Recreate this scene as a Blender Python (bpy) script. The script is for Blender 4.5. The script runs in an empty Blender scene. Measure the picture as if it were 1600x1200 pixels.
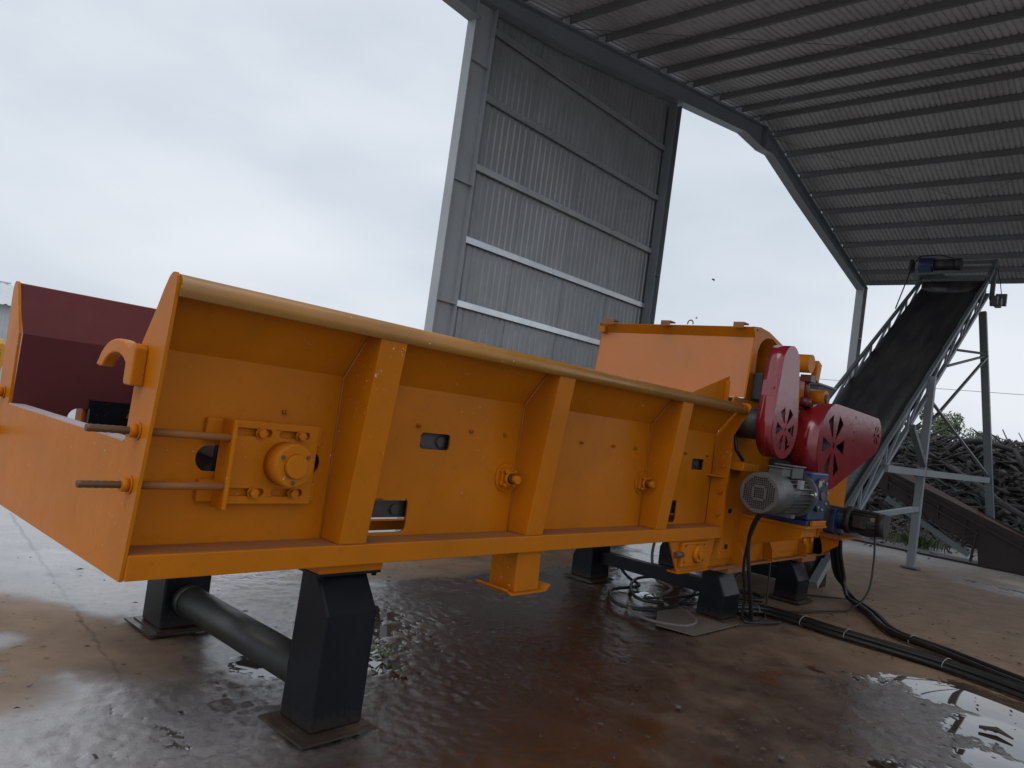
import bpy, math, random
import numpy as np
from mathutils import Vector, Matrix, noise
from mathutils.geometry import delaunay_2d_cdt

random.seed(11)
rad = math.radians
sc = bpy.context.scene
COL = sc.collection

# ------------------------------------------------------------------ camera
cam_d = bpy.data.cameras.new('camera')
cam = bpy.data.objects.new('camera', cam_d)
COL.objects.link(cam)
cam_d.sensor_fit = 'HORIZONTAL'
cam_d.sensor_width = 36.0
cam_d.lens = 1165.0 / 1600.0 * 36.0
cam_d.clip_start = 0.05
cam_d.clip_end = 3000.0
ex = Vector((1037.0, 188.0, 1165.0)).normalized()
ey = Vector((-1287.0, -131.0, 1165.0))
ey = (ey - ex * ey.dot(ex)).normalized()
ez = ex.cross(ey)
if ez.y > 0:
    ez = -ez
right = Vector((ex.x, ey.x, ez.x)); down = Vector((ex.y, ey.y, ez.y)); fwd = Vector((ex.z, ey.z, ez.z))
m = Matrix((( right.x, -down.x, -fwd.x, 0.0), (right.y, -down.y, -fwd.y, 0.0), (right.z, -down.z, -fwd.z, 1.55), (0, 0, 0, 1)))
cam.matrix_world = m
sc.camera = cam

# ------------------------------------------------------------------ world, sun, exposure
SUN_EL, SUN_AZ = 55.0, 190.0          # azimuth measured from +X towards +Y
w = bpy.data.worlds.new('World'); sc.world = w; w.use_nodes = True
wn, wl = w.node_tree.nodes, w.node_tree.links
wn.clear()
w_out = wn.new('ShaderNodeOutputWorld'); w_bg = wn.new('ShaderNodeBackground')
sky = wn.new('ShaderNodeTexSky'); sky.sky_type = 'NISHITA'; sky.sun_disc = False
sky.sun_elevation = rad(SUN_EL); sky.sun_rotation = rad(90.0 - SUN_AZ)
sky.air_density = 1.0; sky.dust_density = 4.0
w_tc = wn.new('ShaderNodeTexCoord'); w_map = wn.new('ShaderNodeMapping')
w_map.inputs['Scale'].default_value = (1.0, 1.0, 2.6)
w_n = wn.new('ShaderNodeTexNoise'); w_n.inputs['Scale'].default_value = 1.9; w_n.inputs['Detail'].default_value = 5.0
w_n.inputs['Roughness'].default_value = 0.45
w_r = wn.new('ShaderNodeValToRGB')
w_r.color_ramp.elements[0].position = 0.34; w_r.color_ramp.elements[0].color = (0.61, 0.69, 0.775, 1)
w_r.color_ramp.elements[1].position = 0.66; w_r.color_ramp.elements[1].color = (0.86, 0.90, 0.96, 1)
w_sc = wn.new('ShaderNodeMix'); w_sc.data_type = 'RGBA'; w_sc.blend_type = 'MULTIPLY'; w_sc.inputs['Factor'].default_value = 1.0
w_sc.inputs[7].default_value = (10.0, 10.0, 10.0, 1)
w_mix = wn.new('ShaderNodeMix'); w_mix.data_type = 'RGBA'; w_mix.inputs['Factor'].default_value = 0.93
wl.new(w_tc.outputs['Generated'], w_map.inputs['Vector']); wl.new(w_map.outputs['Vector'], w_n.inputs['Vector'])
wl.new(w_n.outputs['Fac'], w_r.inputs['Fac']); wl.new(w_r.outputs['Color'], w_sc.inputs[6])
wl.new(sky.outputs['Color'], w_mix.inputs[6]); wl.new(w_sc.outputs[2], w_mix.inputs[7])
wl.new(w_mix.outputs[2], w_bg.inputs['Color']); w_bg.inputs['Strength'].default_value = 0.1
wl.new(w_bg.outputs['Background'], w_out.inputs['Surface'])

sun_d = bpy.data.lights.new('sun', 'SUN'); sun = bpy.data.objects.new('sun', sun_d); COL.objects.link(sun)
sun_d.energy = 0.6; sun_d.angle = rad(40.0); sun_d.color = (1.0, 0.96, 0.9)
sv = Vector((math.cos(rad(SUN_EL)) * math.cos(rad(SUN_AZ)), math.cos(rad(SUN_EL)) * math.sin(rad(SUN_AZ)), math.sin(rad(SUN_EL))))
sun.rotation_euler = sv.to_track_quat('Z', 'Y').to_euler()
sun.location = (0, 0, 20)
sc.view_settings.view_transform = 'Standard'; sc.view_settings.look = 'None'
sc.view_settings.exposure = 0.0; sc.view_settings.gamma = 1.0; sc.view_settings.use_curve_mapping = False
sc.render.engine = 'CYCLES'
sc.cycles.max_bounces = 6; sc.cycles.diffuse_bounces = 3; sc.cycles.glossy_bounces = 4
sc.cycles.use_denoising = True

# ------------------------------------------------------------------ materials
MATS = {}
def new_mat(name):
    mt = bpy.data.materials.new(name); mt.use_nodes = True
    nt = mt.node_tree; b = nt.nodes['Principled BSDF']
    MATS[name] = mt
    return mt, nt.nodes, nt.links, b
def rgba(c): return (c[0], c[1], c[2], 1.0)
def noise_node(N, L, scale, detail=4.0, rough=0.55, vec=None, stretch=None):
    tc = N.new('ShaderNodeTexCoord'); n = N.new('ShaderNodeTexNoise')
    n.inputs['Scale'].default_value = scale; n.inputs['Detail'].default_value = detail; n.inputs['Roughness'].default_value = rough
    src = tc.outputs['Object']
    if stretch:
        mp = N.new('ShaderNodeMapping'); mp.inputs['Scale'].default_value = stretch
        L.new(src, mp.inputs['Vector']); src = mp.outputs['Vector']
    L.new(src, n.inputs['Vector'])
    return n.outputs['Fac']
def ramp(N, L, fac, stops):
    r = N.new('ShaderNodeValToRGB')
    els = r.color_ramp.elements
    while len(els) < len(stops): els.new(0.5)
    for e, (p, c) in zip(els, stops):
        e.position = p; e.color = rgba(c) if not isinstance(c, float) else (c, c, c, 1)
    L.new(fac, r.inputs['Fac'])
    return r.outputs['Color']
def mixc(N, L, fac, a, b, mode='MIX'):
    x = N.new('ShaderNodeMix'); x.data_type = 'RGBA'; x.blend_type = mode
    for sock, v in ((x.inputs['Factor'], fac), (x.inputs[6], a), (x.inputs[7], b)):
        if isinstance(v, (int, float)): sock.default_value = v
        elif isinstance(v, tuple): sock.default_value = rgba(v)
        else: L.new(v, sock)
    return x.outputs[2]
def mth(N, L, op, a, b=None, clamp=False):
    x = N.new('ShaderNodeMath'); x.operation = op; x.use_clamp = clamp
    for i, v in enumerate((a, b)):
        if v is None: continue
        if isinstance(v, (int, float)): x.inputs[i].default_value = v
        else: L.new(v, x.inputs[i])
    return x.outputs[0]
def bump(N, L, b, h, strength, dist=0.01):
    bp = N.new('ShaderNodeBump'); bp.inputs['Strength'].default_value = strength; bp.inputs['Distance'].default_value = dist
    L.new(h, bp.inputs['Height']); L.new(bp.outputs['Normal'], b.inputs['Normal'])

def paint(name, c, c2=None, rough=0.4, chips=None, dust=(0.28, 0.2, 0.13), dust_amt=0.25, metallic=0.0, orange_peel=0.05, spec=0.5, grime=0.5, splash=None, vary=0.0):
    mt, N, L, b = new_mat(name)
    c2 = c2 or tuple(x * 0.82 for x in c)
    big = noise_node(N, L, 1.7, 5.0, 0.6)
    col = mixc(N, L, ramp(N, L, big, [(0.35, 0.0), (0.7, 1.0)]), c, c2)
    streak = noise_node(N, L, 5.0, 6.0, 0.65, stretch=(1.0, 1.0, 0.22))
    col = mixc(N, L, mth(N, L, 'MULTIPLY', ramp(N, L, streak, [(0.5, 0.0), (0.78, 1.0)]), dust_amt), col, dust)
    spots = noise_node(N, L, 23.0, 3.0, 0.5)
    col = mixc(N, L, mth(N, L, 'MULTIPLY', ramp(N, L, spots, [(0.6, 0.0), (0.75, 1.0)]), grime * 0.35), col, tuple(x * 0.45 for x in c))
    if chips:
        ch = noise_node(N, L, 60.0, 2.0, 0.5)
        gate = noise_node(N, L, 3.1, 2.0, 0.5)
        f = mth(N, L, 'MULTIPLY', ramp(N, L, ch, [(0.715, 0.0), (0.735, 1.0)]), ramp(N, L, gate, [(0.5, 0.0), (0.6, 1.0)]))
        col = mixc(N, L, f, col, chips)
    if splash:
        z0, z1, sc_col, amt = splash       # dried mud splash, thicker towards z0
        tc = N.new('ShaderNodeTexCoord'); sp = N.new('ShaderNodeSeparateXYZ'); L.new(tc.outputs['Object'], sp.inputs[0])
        mr = N.new('ShaderNodeMapRange'); mr.inputs['From Min'].default_value = z1; mr.inputs['From Max'].default_value = z0; L.new(sp.outputs['Z'], mr.inputs['Value'])
        f = mth(N, L, 'ADD', mth(N, L, 'MULTIPLY', mr.outputs['Result'], 0.45), noise_node(N, L, 34.0, 5.0, 0.65))
        col = mixc(N, L, mth(N, L, 'MULTIPLY', ramp(N, L, f, [(0.66, 0.0), (0.80, 1.0)]), mth(N, L, 'MULTIPLY', mr.outputs['Result'], amt, True)), col, sc_col)
    if vary:
        oi = N.new('ShaderNodeObjectInfo'); vv = mth(N, L, 'ADD', mth(N, L, 'MULTIPLY', oi.outputs['Random'], vary), 1.0 - vary / 2)
        sm_ = N.new('ShaderNodeVectorMath'); sm_.operation = 'SCALE'; L.new(col, sm_.inputs[0]); L.new(vv, sm_.inputs['Scale']); col = sm_.outputs[0]
    L.new(col, b.inputs['Base Color'])
    rn = noise_node(N, L, 9.0, 5.0, 0.6)
    rr = N.new('ShaderNodeMapRange'); rr.inputs['To Min'].default_value = rough * 0.8; rr.inputs['To Max'].default_value = min(1.0, rough * 1.35)
    L.new(rn, rr.inputs['Value']); L.new(rr.outputs['Result'], b.inputs['Roughness'])
    b.inputs['Metallic'].default_value = metallic
    b.inputs['Specular IOR Level'].default_value = spec
    if orange_peel: bump(N, L, b, noise_node(N, L, 14.0, 3.0, 0.5), orange_peel, 0.02)
    return mt

paint('orange', (0.55, 0.162, 0.004), (0.43, 0.132, 0.005), 0.34, chips=(0.62, 0.5, 0.42), dust=(0.40, 0.14, 0.02), dust_amt=0.32, grime=0.55, spec=0.14)
paint('orange_rail', (0.36, 0.15, 0.012), (0.27, 0.12, 0.015), 0.3, chips=(0.75, 0.62, 0.5), dust=(0.45, 0.25, 0.10), dust_amt=0.35, grime=0.5, spec=0.6)
paint('orange_hood', (0.54, 0.152, 0.010), (0.48, 0.145, 0.014), 0.28, chips=(0.2, 0.15, 0.12), dust=(0.45, 0.2, 0.10), dust_amt=0.3, spec=0.7)
paint('orange_dusty', (0.33, 0.115, 0.025), (0.22, 0.085, 0.035), 0.6, chips=(0.2, 0.15, 0.12), dust=(0.2, 0.12, 0.09), dust_amt=0.6)
paint('orange_weld', (0.52, 0.19, 0.05), (0.4, 0.13, 0.02), 0.4)
paint('maroon', (0.118, 0.021, 0.022), (0.095, 0.019, 0.020), 0.6, dust=(0.10, 0.04, 0.035), dust_amt=0.2, spec=0.25)
paint('bare_edge', (0.55, 0.46, 0.47), (0.42, 0.3, 0.3), 0.5, metallic=0.3)
paint('red', (0.235, 0.008, 0.016), (0.20, 0.008, 0.014), 0.16, dust=(0.25, 0.06, 0.055), dust_amt=0.2, spec=0.9, grime=0.0)
paint('red_dark', (0.12, 0.012, 0.015), rough=0.35)
paint('black', (0.005, 0.007, 0.011), (0.008, 0.009, 0.012), 0.30, dust=(0.03, 0.025, 0.02), dust_amt=0.2, spec=0.2, chips=(0.09, 0.07, 0.055), splash=(0.0, 0.16, (0.05, 0.035, 0.026), 0.6))
paint('foot_brown', (0.05, 0.034, 0.027), (0.03, 0.02, 0.016), 0.3)
paint('pipe_grey', (0.03, 0.031, 0.028), (0.018, 0.019, 0.018), 0.42, dust=(0.09, 0.075, 0.055), dust_amt=0.5)
paint('chain_steel', (0.06, 0.05, 0.046), (0.09, 0.075, 0.068), 0.5, metallic=0.5)
paint('rod_steel', (0.10, 0.055, 0.03), (0.16, 0.085, 0.04), 0.5, metallic=0.5)
paint('motor_grey', (0.13, 0.13, 0.125), (0.10, 0.10, 0.10), 0.42, metallic=0.45, dust=(0.16, 0.13, 0.1))
paint('motor_dark', (0.035, 0.034, 0.034), rough=0.5)
paint('blue', (0.012, 0.035, 0.11), (0.01, 0.025, 0.08), 0.38)
paint('bright_metal', (0.5, 0.5, 0.5), rough=0.35, metallic=0.8)
paint('galv', (0.70, 0.73, 0.75), (0.6, 0.63, 0.65), 0.28, metallic=0.9, dust=(0.3, 0.29, 0.27), dust_amt=0.3, spec=0.5)
paint('sheet_wall', (0.37, 0.385, 0.40), (0.31, 0.32, 0.335), 0.42, metallic=0.5, dust=(0.25, 0.24, 0.22), dust_amt=0.35, vary=0.22)
paint('sheet_roof', (0.56, 0.57, 0.58), (0.48, 0.485, 0.485), 0.5, metallic=0.1, dust=(0.2, 0.18, 0.14), dust_amt=0.4, vary=0.22)
paint('frame_grey', (0.26, 0.30, 0.325), (0.22, 0.255, 0.28), 0.42, dust=(0.2, 0.19, 0.17), dust_amt=0.2)
paint('purlin_grey', (0.19, 0.20, 0.205), rough=0.5)
paint('column_grey', (0.37, 0.40, 0.42), (0.31, 0.335, 0.35), 0.42, dust=(0.3, 0.29, 0.27), dust_amt=0.2)
paint('conv_grey', (0.13, 0.15, 0.16), (0.10, 0.115, 0.125), 0.45, dust=(0.14, 0.12, 0.1), dust_amt=0.4)
paint('post_grey', (0.27, 0.30, 0.32), (0.22, 0.25, 0.27), 0.45)
paint('rust_plate', (0.03, 0.016, 0.014), (0.017, 0.012, 0.011), 0.5, dust=(0.05, 0.035, 0.03), dust_amt=0.3)
paint('rust_top', (0.13, 0.062, 0.05), (0.09, 0.045, 0.037), 0.5, dust=(0.12, 0.09, 0.08), dust_amt=0.4)
paint('yellow', (0.75, 0.36, 0.03), rough=0.35)
paint('tyre', (0.015, 0.015, 0.016), rough=0.8)
paint('white_sheet', (0.62, 0.65, 0.68), (0.55, 0.57, 0.6), 0.45)
paint('cable_black', (0.010, 0.010, 0.011), (0.014, 0.014, 0.014), 0.42, dust=(0.05, 0.04, 0.035), dust_amt=0.35)
paint('cable_grey', (0.16, 0.14, 0.13), rough=0.5)
paint('tie_white', (0.38, 0.36, 0.33), rough=0.5)
paint('board', (0.15, 0.12, 0.095), (0.10, 0.08, 0.065), 0.55, dust=(0.06, 0.04, 0.03), dust_amt=0.6)
paint('stone', (0.09, 0.08, 0.07), rough=0.8)
paint('bird', (0.03, 0.03, 0.035), rough=0.8)
paint('label_plate', (0.5, 0.42, 0.12), rough=0.4)
paint('glass_dark', (0.02, 0.025, 0.03), rough=0.08)

def mat_belt():
    mt, N, L, b = new_mat('belt')
    tc = N.new('ShaderNodeTexCoord')
    wv = N.new('ShaderNodeTexWave'); wv.wave_type = 'BANDS'; wv.bands_direction = 'X'; wv.inputs['Scale'].default_value = 11.0
    wv.inputs['Distortion'].default_value = 0.3
    L.new(tc.outputs['Object'], wv.inputs['Vector'])
    dust = noise_node(N, L, 2.2, 6.0, 0.65, stretch=(0.35, 2.0, 0.35))
    col = mixc(N, L, ramp(N, L, dust, [(0.45, 0.0), (0.75, 1.0)]), (0.022, 0.022, 0.024), (0.075, 0.066, 0.058))
    L.new(col, b.inputs['Base Color']); b.inputs['Roughness'].default_value = 0.36
    bump(N, L, b, wv.outputs['Fac'], 0.35, 0.008)
mat_belt()
def mat_bark(name, a, bcol):
    mt, N, L, b = new_mat(name)
    n = noise_node(N, L, 3.0, 6.0, 0.7)
    oi = N.new('ShaderNodeObjectInfo')
    col = mixc(N, L, ramp(N, L, n, [(0.3, 0.0), (0.7, 1.0)]), a, bcol)
    v = mth(N, L, 'ADD', mth(N, L, 'MULTIPLY', oi.outputs['Random'], 1.1), 0.5)
    sc2 = N.new('ShaderNodeVectorMath'); sc2.operation = 'SCALE'; L.new(col, sc2.inputs[0]); L.new(v, sc2.inputs['Scale'])
    L.new(sc2.outputs[0], b.inputs['Base Color']); b.inputs['Roughness'].default_value = 0.7
    bump(N, L, b, noise_node(N, L, 16.0, 5.0, 0.7), 0.6, 0.02)
mat_bark('bark', (0.010, 0.009, 0.009), (0.078, 0.073, 0.068))
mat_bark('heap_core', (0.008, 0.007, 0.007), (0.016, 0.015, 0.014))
mat_bark('chips', (0.035, 0.024, 0.018), (0.10, 0.072, 0.055))
mat_bark('chips_ground', (0.02, 0.013, 0.009), (0.05, 0.035, 0.025))
def mat_leaf(name, a, bcol):
    mt, N, L, b = new_mat(name)
    n = noise_node(N, L, 1.3, 3.0, 0.6)
    col = mixc(N, L, ramp(N, L, n, [(0.35, 0.0), (0.65, 1.0)]), a, bcol)
    L.new(col, b.inputs['Base Color']); b.inputs['Roughness'].default_value = 0.6
mat_leaf('leaf', (0.045, 0.075, 0.028), (0.11, 0.14, 0.07))
mat_leaf('grass', (0.05, 0.085, 0.02), (0.12, 0.15, 0.05))

def mat_ground():
    mt, N, L, b = new_mat('wet_concrete')
    def attr(n):
        a = N.new('ShaderNodeAttribute'); a.attribute_name = n; return a.outputs['Fac']
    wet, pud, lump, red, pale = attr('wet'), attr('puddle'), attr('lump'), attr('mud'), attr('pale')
    fine = noise_node(N, L, 42.0, 6.0, 0.7)
    mid = noise_node(N, L, 3.2, 6.0, 0.6)
    grit = noise_node(N, L, 75.0, 3.0, 0.6)
    # dry and wet concrete colours
    dry = mixc(N, L, ramp(N, L, mid, [(0.3, 0.0), (0.7, 1.0)]), (0.29, 0.20, 0.135), (0.19, 0.132, 0.09))
    wetc = mixc(N, L, ramp(N, L, mid, [(0.3, 0.0), (0.7, 1.0)]), (0.095, 0.066, 0.052), (0.055, 0.037, 0.028))
    wj = mth(N, L, 'ADD', wet, mth(N, L, 'MULTIPLY', mth(N, L, 'SUBTRACT', mid, 0.5), 0.7), clamp=True)
    wj = ramp(N, L, wj, [(0.3, 0.0), (0.62, 1.0)])
    col = mixc(N, L, wj, dry, wetc)
    col = mixc(N, L, mth(N, L, 'MULTIPLY', pale, ramp(N, L, mid, [(0.3, 1.0), (0.75, 0.6)])), col, (0.50, 0.49, 0.49))  # pale grey concrete; on the left it paints sky sheen into the colour
    col = mixc(N, L, mth(N, L, 'MULTIPLY', red, ramp(N, L, noise_node(N, L, 2.3, 7.0, 0.65), [(0.3, 0.55), (0.6, 1.0)])), col, (0.034, 0.019, 0.012))
    sp = noise_node(N, L, 17.0, 4.0, 0.6)
    col = mixc(N, L, mth(N, L, 'MULTIPLY', ramp(N, L, sp, [(0.62, 0.0), (0.7, 1.0)]), 0.6), col, (0.035, 0.022, 0.016))
    # puddle mask broken up by the relief
    pm = pud
    col = mixc(N, L, pm, col, mixc(N, L, mixc(N, L, red, (0.3, 0.3, 0.3), (0.95, 0.95, 0.95)), col, (0.02, 0.012, 0.008)))
    L.new(col, b.inputs['Base Color'])
    rw = N.new('ShaderNodeMapRange'); rw.inputs['To Min'].default_value = 0.07; rw.inputs['To Max'].default_value = 0.22
    L.new(fine, rw.inputs['Value'])
    rbase = N.new('ShaderNodeMix'); rbase.data_type = 'FLOAT'; rbase.inputs[2].default_value = 0.8
    L.new(wj, rbase.inputs[0]); L.new(rw.outputs['Result'], rbase.inputs[3])
    r2 = N.new('ShaderNodeMix'); r2.data_type = 'FLOAT'; L.new(pm, r2.inputs[0]); L.new(rbase.outputs[0], r2.inputs[2]); r2.inputs[3].default_value = 0.03
    L.new(r2.outputs[0], b.inputs['Roughness'])
    s2 = N.new('ShaderNodeMix'); s2.data_type = 'FLOAT'; L.new(wj, s2.inputs[0]); s2.inputs[2].default_value = 0.3; s2.inputs[3].default_value = 0.8
    io = N.new('ShaderNodeMix'); io.data_type = 'FLOAT'; L.new(wj, io.inputs[0]); io.inputs[2].default_value = 1.4; io.inputs[3].default_value = 2.3; L.new(io.outputs[0], b.inputs['IOR'])
    L.new(s2.outputs[0], b.inputs['Specular IOR Level'])
    dry_f = mth(N, L, 'SUBTRACT', 1.0, pm)
    h = mth(N, L, 'ADD', mth(N, L, 'MULTIPLY', fine, 1.0), mth(N, L, 'MULTIPLY', grit, 0.35))
    h = mth(N, L, 'MULTIPLY', h, mth(N, L, 'MULTIPLY', dry_f, mth(N, L, 'ADD', mth(N, L, 'MULTIPLY', lump, 1.0), 0.12)))
    bump(N, L, b, h, 0.45, 0.012)
mat_ground()

# ------------------------------------------------------------------ mesh helpers
class MB:
    def __init__(s): s.v = []; s.f = []; s.sm = []
    def add(s, verts, faces, smooth=False):
        o = len(s.v); s.v.extend([tuple(p) for p in verts])
        for f in faces: s.f.append([i + o for i in f]); s.sm.append(smooth)
        return s
    def box(s, x0, x1, y0, y1, z0, z1):
        v = [(x0,y0,z0),(x1,y0,z0),(x1,y1,z0),(x0,y1,z0),(x0,y0,z1),(x1,y0,z1),(x1,y1,z1),(x0,y1,z1)]
        return s.add(v, [(0,3,2,1),(4,5,6,7),(0,1,5,4),(1,2,6,5),(2,3,7,6),(3,0,4,7)])
    def hexa(s, v):   # 8 corners, order as box
        return s.add(v, [(0,3,2,1),(4,5,6,7),(0,1,5,4),(1,2,6,5),(2,3,7,6),(3,0,4,7)])
    def bar(s, a, b, wd, ht, up=(0,0,1)):
        a, b = Vector(a), Vector(b); d = (b - a).normalized(); u = Vector(up)
        if abs(d.dot(u)) > 0.98: u = Vector((1,0,0))
        sd = d.cross(u).normalized(); u = sd.cross(d).normalized()
        q = [(-1,-1),(1,-1),(1,1),(-1,1)]
        v = [p + sd * (i * wd / 2) + u * (j * ht / 2) for p in (a, b) for i, j in q]
        return s.add(v, [(0,1,2,3)[::-1],(4,5,6,7),(0,1,5,4),(1,2,6,5),(2,3,7,6),(3,0,4,7)])
    def cyl(s, a, b, r0, r1=None, n=20, caps=True):
        if r1 is None: r1 = r0
        a, b = Vector(a), Vector(b); d = (b - a).normalized()
        u = Vector((0,0,1)) if abs(d.z) < 0.9 else Vector((1,0,0))
        sd = d.cross(u).normalized(); u = sd.cross(d).normalized()
        ring = [sd * math.cos(2*math.pi*k/n) + u * math.sin(2*math.pi*k/n) for k in range(n)]
        v = [a + r * r0 for r in ring] + [b + r * r1 for r in ring]
        s.add(v, [(k, (k+1) % n, n + (k+1) % n, n + k) for k in range(n)], True)
        if caps:
            s.add(v, [tuple(range(n))[::-1], tuple(range(n, 2*n))])
        return s
    def tube(s, pts, r, n=8, caps=True):
        P = [Vector(p) for p in pts]; R = r if isinstance(r, (list, tuple)) else [r] * len(P)
        vs = []; u = None
        for i, p in enumerate(P):
            d = (P[min(i+1, len(P)-1)] - P[max(i-1, 0)]).normalized()
            if u is None:
                u = Vector((0,0,1)) if abs(d.z) < 0.9 else Vector((1,0,0))
            sd = d.cross(u)
            if sd.length < 1e-5: sd = d.cross(Vector((0.3, 0.7, 0.1)))
            sd.normalize(); u = sd.cross(d).normalized()
            vs += [p + (sd * math.cos(2*math.pi*k/n) + u * math.sin(2*math.pi*k/n)) * R[i] for k in range(n)]
        fs = [(i*n + k, i*n + (k+1) % n, (i+1)*n + (k+1) % n, (i+1)*n + k) for i in range(len(P)-1) for k in range(n)]
        s.add(vs, fs, True)
        if caps: s.add(vs, [tuple(range(n))[::-1], tuple(range((len(P)-1)*n, len(P)*n))])
        return s
    def plate(s, outer, holes, fn, w0, w1):
        """flat plate with holes: outline (u,v), fn(u,v,w) -> point, from w0 to w1"""
        loops = [outer] + list(holes)
        vv, edges = [], []
        for lp in loops:
            o = len(vv); vv += [Vector(p) for p in lp]
            edges += [(o + i, o + (i+1) % len(lp)) for i in range(len(lp))]
        r = delaunay_2d_cdt(vv, edges, [], 1 if not holes else 0, 1e-6)
        V, F = r[0], r[2]
        def inside(p, lp):
            c = False; j = len(lp) - 1
            for i in range(len(lp)):
                (xi, yi), (xj, yj) = lp[i], lp[j]
                if (yi > p[1]) != (yj > p[1]) and p[0] < (xj - xi) * (p[1] - yi) / (yj - yi) + xi: c = not c
                j = i
            return c
        T = []
        for f in F:
            c = sum((V[i] for i in f), Vector((0, 0))) / len(f)
            if inside(c, outer) and not any(inside(c, h) for h in holes): T.append(tuple(f))
        n = len(V)
        s.add([fn(p.x, p.y, w0) for p in V] + [fn(p.x, p.y, w1) for p in V], T + [tuple(i + n for i in f[::-1]) for f in T])
        for lp in loops:
            k = len(lp)
            s.add([fn(p[0], p[1], w0) for p in lp] + [fn(p[0], p[1], w1) for p in lp], [(i, (i+1) % k, k + (i+1) % k, k + i) for i in range(k)])
        return s
    def build(s, name, mat, parent=None, bevel=0.0, loc=None):
        me = bpy.data.meshes.new(name); me.from_pydata(s.v, [], s.f)
        me.polygons.foreach_set('use_smooth', s.sm)
        me.materials.append(MATS[mat]); me.validate()
        import bmesh
        bm = bmesh.new(); bm.from_mesh(me); bmesh.ops.remove_doubles(bm, verts=bm.verts, dist=1e-5)
        bmesh.ops.recalc_face_normals(bm, faces=bm.faces); bm.to_mesh(me); bm.free()
        ob = bpy.data.objects.new(name, me); COL.objects.link(ob)
        if parent is not None: ob.parent = parent; ob.matrix_parent_inverse = parent.matrix_world.inverted()
        if loc is not None: ob.location = loc
        if bevel:
            md = ob.modifiers.new('bevel', 'BEVEL'); md.width = bevel; md.segments = 2; md.limit_method = 'ANGLE'; md.angle_limit = rad(40)
        return ob
def tag(o, label, cat, group=None, kind=None):
    if label: o['label'] = label
    if cat: o['category'] = cat
    if group: o['group'] = group
    if kind: o['kind'] = kind
    return o
def thing(name, label, cat, loc=(0, 0, 0), group=None):
    o = bpy.data.objects.new(name, None); COL.objects.link(o); o.location = loc; o.empty_display_size = 0.2
    o.matrix_world = Matrix.Translation(loc)
    return tag(o, label, cat, group)
def share(src, name, parent, delta):
    o = src.copy(); COL.objects.link(o); o.name = name
    if parent is not None: o.parent = parent
    o.location = Vector(src.location) + Vector(delta)
    return o
def rrect(x0, x1, y0, y1, r, n=5):
    pts = []
    for cx, cy, a0 in ((x1-r, y0+r, -90), (x1-r, y1-r, 0), (x0+r, y1-r, 90), (x0+r, y0+r, 180)):
        for k in range(n+1):
            a = rad(a0 + 90*k/n); pts.append((cx + r*math.cos(a), cy + r*math.sin(a)))
    return pts
def circ(cx, cy, r, n=24): return [(cx + r*math.cos(2*math.pi*k/n), cy + r*math.sin(2*math.pi*k/n)) for k in range(n)]
XZ = lambda u, v, w_: (u, w_, v)       # plate lying in a plane of constant Y
YZ = lambda u, v, w_: (w_, u, v)       # plate in a plane of constant X
XY = lambda u, v, w_: (u, v, w_)

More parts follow.
